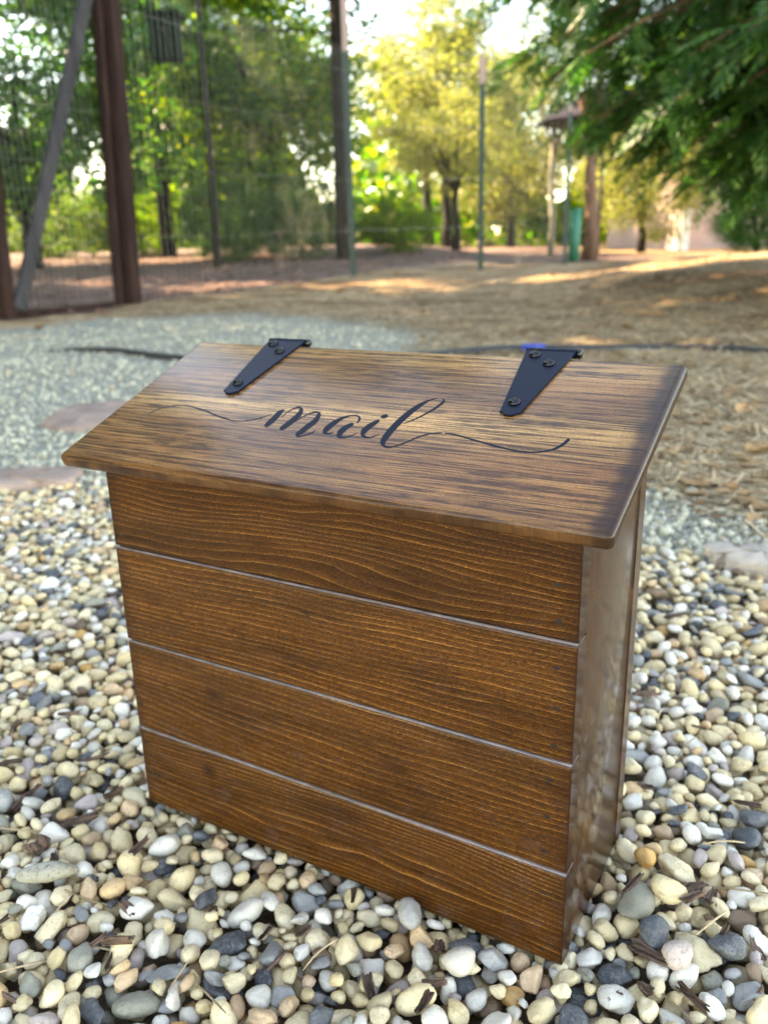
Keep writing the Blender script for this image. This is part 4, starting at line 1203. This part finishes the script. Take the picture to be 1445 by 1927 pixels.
def conifer(name, label, x, y, h, z0, r0, seed, tr=0.2, mat=None, n_br=90, per=300, group=None, tmat=None, rz=0.0, needle=0.16, extra=0):
    key = (h, z0, r0, seed, n_br, per, extra)
    if key not in CON:
        P, Dr, brs = conifer_crown(z0, h, r0, seed, n_br, per, 0.13, extra)
        me = quads_mesh('crown', leaf_quads(P, needle, needle * 0.36, Dr)); me.materials.append(mat or LEAF_PINE); CON[key] = (me, brs)
    me, brs = CON[key]
    e = empty(name, tuple(P3(x, y, -0.05)), rz); tag(e, label, 'tree', group)
    m = MB(); m.tube([(0, 0, 0), (0.02, 0, h * .15), (0, 0.02, h * .5), (0, 0, h)], [tr * 1.2, tr, tr * .7, 0.02], 10)
    for z, d, L_, sl in brs[:60]:
        q = np.array([0, 0, z]); e1 = q + d * L_ * .5 + (0, 0, sl * L_ * .5 - .05 * L_); e2 = q + d * L_ * .95 + (0, 0, sl * L_ * .95 - .2 * L_)
        m.tube([tuple(q), tuple(e1), tuple(e2)], [tr * .16, tr * .1, .01], 4, False)
    link('trunk', m.mesh('trunk', 0, 1, True), tmat or TRUNK_DARK, e); link('crown', me, None, e)
    return e

GT = 'trees beyond the fence'
# straight dark conifers in the middle and left
conifer('conifer_tree', 'tall conifer with a thick straight dark trunk behind the green steel post', *at(650, 470, 15.5)[:2], 15, 3.4, 3.6, 1, 0.15, rz=0.4, n_br=40, extra=90, per=240, needle=0.18)
conifer('conifer_tree', 'slim conifer with a thin dark trunk between the timber post and the thick trunk', *at(408, 470, 14.0)[:2], 12, 2.9, 2.8, 2, 0.05, n_br=30, extra=70, per=240, needle=0.18)
# leafy oaks across the left and centre
broad_tree('oak_tree', 'dense green oak filling the space behind the gate brace', *at(60, 470, 15)[:2], 2.4, 3.3, (2.6, 2.4, 2.6), LEAF_PINE, 0)
conifer('conifer_tree', 'feathery conifer with branches to the ground right of the brown timber post', *at(318, 470, 18)[:2], 15, 1.2, 3.8, 5, 0.14, n_br=130, per=220, needle=0.25, rz=2.2)
broad_tree('oak_tree', 'leafy sunlit oak filling the gap behind the slim conifer', *at(395, 470, 21)[:2], 2.6, 2.8, (2.2, 2.2, 2.1), LEAF_OAK, 1)
broad_tree('oak_tree', 'leafy oak between the slim trunk and the thick conifer trunk', *at(520, 470, 18.5)[:2], 2.6, 3.0, (2.6, 2.6, 2.5), LEAF_OAK, 2)
broad_tree('oak_tree', 'taller oak whose crown rises behind the slim conifer', *at(430, 470, 24)[:2], 3.5, 5.0, (3.2, 3.0, 2.6), LEAF_PINE, 0, 0.12)
broad_tree('shrub', 'low dark green shrub at the foot of the slim conifer', *at(440, 470, 16)[:2], 0.5, 0.75, (1.5, 1.0, 0.85), LEAF_PINE, 1, 0.08, 0.05, None, None, 'shrub')
broad_tree('shrub', 'low dark green shrub left of the thick conifer trunk', *at(565, 470, 16.5)[:2], 0.5, 0.7, (1.3, 1.0, 0.85), LEAF_PINE, 2, 0.08, 0.05, None, None, 'shrub')
broad_tree('shrub', 'small round green shrub right of the green steel post', *at(745, 470, 17)[:2], 0.4, 0.6, (0.9, 0.8, 0.65), LEAF_OAK, 0, 0.07, 0.04, None, None, 'shrub')
broad_tree('shrub', 'dark green shrub in front of the pinkish house wall', *at(1425, 470, 14)[:2], 0.5, 0.7, (1.0, 0.8, 0.75), LEAF_PINE, 2, 0.08, 0.05, None, None, 'shrub')
broad_tree('shrub', 'low green shrub seen through the gate mesh', *at(110, 470, 19)[:2], 0.5, 0.8, (1.8, 1.0, 0.95), LEAF_OAK, 1, 0.08, 0.05, None, None, 'shrub')
broad_tree('shrub', 'low green shrub behind the brown timber post', *at(270, 470, 20)[:2], 0.5, 0.8, (1.8, 1.0, 1.0), LEAF_OAK, 0, 0.08, 0.05, None, None, 'shrub')
# sunlit paler trees in the centre right
broad_tree('broadleaf_tree', 'sunlit yellow green tree behind the second steel post', *at(840, 470, 29)[:2], 3.0, 4.6, (3.2, 3.0, 2.5), LEAF_YEL, 1, 0.12, 0.16, None)
broad_tree('broadleaf_tree', 'pale yellow tree crown rising above the fence middle', *at(805, 470, 30)[:2], 3.0, 6.0, (2.0, 2.2, 2.6), LEAF_YEL, 2, 0.13, 0.16, None, dens=0.6)
broad_tree('broadleaf_tree', 'hazy green tree between the steel post and the pale trunk', *at(960, 470, 36)[:2], 3.0, 4.2, (4.0, 3.6, 3.4), LEAF_YEL, 0, 0.12, 0.16, None)
broad_tree('broadleaf_tree', 'bright yellow leafed tree lit by sun right of the reddish trunk', *at(1205, 480, 22)[:2], 1.5, 2.0, (1.5, 1.5, 2.0), LEAF_YEL, 2, 0.10, 0.10, None)
broad_tree('oak_tree', 'green oak behind the bright yellow tree', *at(1330, 480, 27)[:2], 2.0, 4.5, (3.4, 3.0, 3.0), LEAF_OAK, 1, 0.12)
def snag(name, label, px, py, dist, h, r, mat):
    x, y, _ = at(px, py, dist); e = empty(name, tuple(P3(x, y, -.1))); tag(e, label, 'tree')
    m = MB(); m.tube([(0, 0, 0), (0.02, 0, h * .3), (-.03, .02, h * .7), (0.02, 0, h)], [r * 1.2, r, r * .9, r * .6], 10)
    link('trunk', m.mesh('trunk', 0, 1, True), mat, e); return e, m
broad_tree('broadleaf_tree', 'slender tree with a pale grey trunk left of the teal tube', *at(1035, 480, 19)[:2], 2.6, 4.2, (1.3, 1.3, 1.3), LEAF_YEL, 0, 0.09, 0.065, TRUNK_PALE, dens=0.35)
broad_tree('broadleaf_tree', 'tree with a reddish brown sunlit trunk beside the teal tube', *at(1108, 490, 16.5)[:2], 2.3, 4.0, (1.1, 1.1, 1.3), LEAF_OAK, 1, 0.08, 0.13, TRUNK_RED, dens=0.4)
broad_tree('broadleaf_tree', 'small tree with a forked dark trunk behind the fence middle', *at(858, 480, 21)[:2], 1.6, 2.4, (1.4, 1.4, 1.3), LEAF_YEL, 2, 0.09, 0.09, None, dens=0.5)
# conifers added on the left, mostly out of view, to shade the place
for i, (x, y, h, r0) in enumerate([(-7.6, 1.2, 15, 3.6), (-8.0, 4.6, 15, 3.6), (-8.6, -2.2, 15, 3.6), (-7.5, 7.2, 15, 3.6), (-11.5, 2.8, 15, 3.6), (-11.5, 6.6, 15, 3.6), (-11.8, -0.8, 15, 3.6), (-13.0, 11.6, 15, 3.6), (-9.4, 14.4, 15, 3.6)]):
    conifer('conifer_tree', ['tall dark conifer beside the gate with long lower branches', 'tall dark conifer standing deep in the wood left of the gate'][int(x < -9)], x, y, 15, 1.2, 3.8, 5 + i % 2, 0.22, n_br=130, per=220, group='tall conifers in the wood beyond the gate', rz=i * 1.3, needle=0.25)

conifer('conifer_tree', 'tallest conifer of the wood with a broad dense crown', -14.5, 6.5, 19, 3.5, 4.4, 9, 0.26, n_br=120, per=200, needle=0.26)
# distant wood
n = 40000
a = rng.uniform(-1.1, 1.1, n); rr = rng.uniform(38, 60, n); hh = (5.2 + 2.2 * np.sin(a * 23) + 1.6 * np.sin(a * 51 + 1)) * rng.random(n) ** 1.2
P = np.stack([rr * np.sin(a), rr * np.cos(a), hh + 0.2 + rng.normal(0, .2, n)], 1)
fw = link('far_wood', quads_mesh('far_wood', leaf_quads(P, 0.66, 0.42)), LEAF_OAK); tag(fw, 'distant green wood closing the view behind the trees', 'wood', kind='stuff')

# ------------------------------------------------------------------ the cedar on the right
ced = empty('cedar_tree', tuple(P3(3.35, 5.9, -0.05))); tag(ced, 'dark green cedar with drooping feathery sprays beside the slope', 'tree')
m = MB(); m.tube([(0, 0, 0), (0.03, 0, 1.5), (0, 0.03, 4), (0, 0, 9)], [0.26, 0.20, 0.15, 0.03], 12)
V_f = []; r = np.random.default_rng(21)
def frond(r):
    """one flat spray of scale leaves: unit length along x, in the xy plane; returns centres, directions, lengths"""
    c = []; d = []; l = []
    for i in range(11):
        u = 0.08 + 0.92 * i / 11; sl = 0.40 * (1 - u) ** 0.6 * (1 if i > 1 else 0.6)
        for sg in (-1, 1):
            an_ = sg * r.uniform(0.55, 0.8); dd_ = np.array([math.cos(an_), math.sin(an_), 0]); n_ = max(1, int(sl / 0.09))
            for j in range(n_):
                c.append(np.array([u, 0, 0]) + dd_ * sl * (j + .5) / n_); d.append(dd_); l.append(sl / n_ * 1.5)
        c.append(np.array([u, 0, 0])); d.append(np.array([1.0, 0, 0])); l.append(0.12)
    return np.array(c), np.array(d), np.array(l)
FR = [frond(r) for _ in range(6)]
def add_frond(p, fwd, nrm_, L_):
    c, d, l = FR[r.integers(0, 6)]
    fwd = fwd / np.linalg.norm(fwd); s = np.cross(nrm_, fwd); s /= np.linalg.norm(s) + 1e-9; nn = np.cross(fwd, s)
    R_ = np.stack([fwd, s, nn], 1)
    droop = -0.35 * c[:, 0] ** 2
    cw = (c @ R_.T) * L_ + p; cw[:, 2] += droop * L_
    dw = d @ R_.T; dw[:, 2] -= 0.5 * c[:, 0]; dw /= np.linalg.norm(dw, axis=1)[:, None]
    w_ = np.cross(dw, nn + r.normal(0, .35, (len(c), 3))); w_ /= np.linalg.norm(w_, axis=1)[:, None] + 1e-9
    hl = (l * L_ / 2)[:, None]; hw = 0.0085
    V_f.append(np.stack([cw - dw * hl, cw + w_ * hw, cw + dw * hl, cw - w_ * hw], 1).reshape(-1, 3))
for i in range(250):
    z = r.uniform(0.75, 8.2) if i > 135 else r.uniform(0.75, 3.4)
    a_ = r.uniform(-math.pi, math.pi) if i > 110 else math.pi + r.normal(0.15, 0.65)
    reach = 1.2 + 1.3 * float(ss(0.8, 1.85, z)) if z < 3.5 else 2.5 * (1 - (z - 3.5) / 6.0)
    L_ = max(0.4, reach * r.uniform(0.7, 1.0))
    d = np.array([math.cos(a_), math.sin(a_), 0.0])
    nseg = 8; pts = []
    for t in np.linspace(0, 1, nseg):
        pts.append(d * L_ * t + np.array([0, 0, z + 0.18 * L_ * t - 0.38 * L_ * t * t]))
    m.tube([tuple(q) for q in pts], list(np.linspace(0.022, 0.004, nseg)), 4, False)
    for k in range(int((8.5 if z < 3.4 else 4.0) * L_) + 3):
        t = 0.22 + 0.78 * r.random() ** 0.8; j = t * (nseg - 1); i0 = min(nseg - 2, int(j)); q = pts[i0] + (pts[i0 + 1] - pts[i0]) * (j - i0)
        sg = r.choice([-1, 1]); sd_ = np.array([-d[1], d[0], 0]) * sg
        fd = d * r.uniform(.3, 1) + sd_ * r.uniform(.2, 1.0) + np.array([0, 0, r.uniform(-0.75, 0.1)])
        nr_ = np.array([0, 0, 1.0]) + r.normal(0, 0.45, 3)
        add_frond(q, fd, nr_, r.uniform(0.24, 0.46))
link('trunk', m.mesh('trunk', 0, 1, True), TRUNK_RED, ced)
link('crown', quads_mesh('crown', np.vstack(V_f)), LEAF_CEDAR, ced)

# ------------------------------------------------------------------ things in the background
nb = empty('nest_box', tuple(at(312, 66, 9.0))); tag(nb, 'dark green box hanging in the air behind the timber post', 'nest box')
m = MB(); m.box((-.13, -.12, -.21), (.13, .12, .15)); link('body', m.mesh('body', 0.01, 2), NESTBOX, nb)
m = MB(); m.box((-.16, -.16, .152), (.16, .15, .185)); link('roof', m.mesh('roof', 0.006, 2), NESTBOX, nb)
m = MB(); m.tube([(0, 0, .18), (0.02, 0, 0.9), (0.0, 0.1, 2.2)], 0.005, 5); link('cord', m.mesh('cord'), HOSE, nb)
m = MB(); m.tube([(0, -.124, .03), (0, -.119, .03)], 0.022, 12); link('entrance_hole', m.mesh('entrance_hole'), DARKIN, nb)
tt = at(1079, 490, 16.0); te = empty('tree_tube', tuple(P3(tt[0], tt[1]))); tag(te, 'teal green upright plastic tube beside the reddish trunk', 'tube')
m = MB(); m.tube([(0, 0, -.05), (0, 0, .35), (0.01, 0, .9)], [0.10, 0.10, 0.098], 14); link('tube', m.mesh('tube', 0, 1, True), TEAL, te)
m = MB(); m.tube([(0.01, 0, .9), (0.01, 0, .93)], [0.108, 0.108], 14); link('rim', m.mesh('rim'), TEAL, te)

hx, hy, _ = at(1330, 470, 24.0); hz = float(terr(hx, hy))
house = empty('house', (hx, hy, hz), 0.12); tag(house, 'pinkish single storey house with white posts behind the cedar', 'house')
m = MB(); m.box((-.9, 0, -.3), (8, 5, 2.9)); link('wall', m.mesh('wall', 0.02, 1), WALLPINK, house)
m = MB(); m.add([(-1.7, -1.6, 2.75), (8.6, -1.6, 2.75), (8.6, 6, 2.75), (-1.7, 6, 2.75), (-1.7, -1.6, 2.9), (8.6, -1.6, 2.9), (8.6, 2.4, 4.3), (-1.7, 2.4, 4.3), (8.6, 6, 2.9), (-1.7, 6, 2.9)],
                [(0, 3, 2, 1), (0, 1, 5, 4), (4, 5, 6, 7), (7, 6, 8, 9), (2, 3, 9, 8), (0, 4, 7, 9, 3), (1, 2, 8, 6, 5)]); link('roof', m.mesh('roof'), ROOFD, house)
for px_ in (-1.35, 1.6, 4.2):
    m = MB(); m.box((px_ - .11, -1.4, -.4), (px_ + .11, -1.2, 2.74)); link('porch_post', m.mesh('porch_post', 0.01, 1), WHITEP, house)
for wx in (0.9, 2.9):
    m = MB(); m.box((wx - .5, -.03, 1.0), (wx + .5, -.002, 2.3)); wo = link('window', m.mesh('window'), WHITEP, house)
    for sx_ in (-.24, .24):
        m = MB(); m.box((wx + sx_ - .2, -.05, 1.08), (wx + sx_ + .2, -.032, 2.22)); link('pane', m.mesh('pane'), GLASS, wo)
sx, sy, sz = at(1040, 205, 18.0)
sh = empty('garden_canopy', (sx, sy, float(terr(sx, sy)))); tag(sh, 'dark canopy with a pale purple sloped top half hidden by the cedar', 'canopy')
hb = sz - float(terr(sx, sy))
apex = (1.25, 0.9, hb + 0.62); n = 8; ring = [(1.25 + 1.45 * math.cos(2 * math.pi * k / n + .39), 0.9 + 1.45 * math.sin(2 * math.pi * k / n + .39), hb - 0.12) for k in range(n)]
for k in range(n):
    m = MB(); a_, c_ = np.array(ring[k]), np.array(ring[(k + 1) % n]); ap = np.array(apex); dn = np.array([0, 0, -.02])
    m.add([a_, c_, ap, a_ + dn, c_ + dn, ap + dn], [(0, 1, 2), (5, 4, 3), (0, 3, 4, 1), (1, 4, 5, 2), (2, 5, 3, 0)]); link('panel', m.mesh('panel'), ROOFEDGE, sh)
    m = MB(); m.tube([tuple(ap + dn * 2), tuple(a_ + dn * 2)], 0.012, 5); link('rib', m.mesh('rib'), ROOFD, sh)
m = MB(); m.tube([(1.25, .9, 0), (1.25, .9, hb + .6)], .03, 8); link('pole', m.mesh('pole', 0, 1, True), ROOFD, sh)
print('pebbles', len(pebbles), 'hero', len(hero), 'H', H[~INBOX].mean())
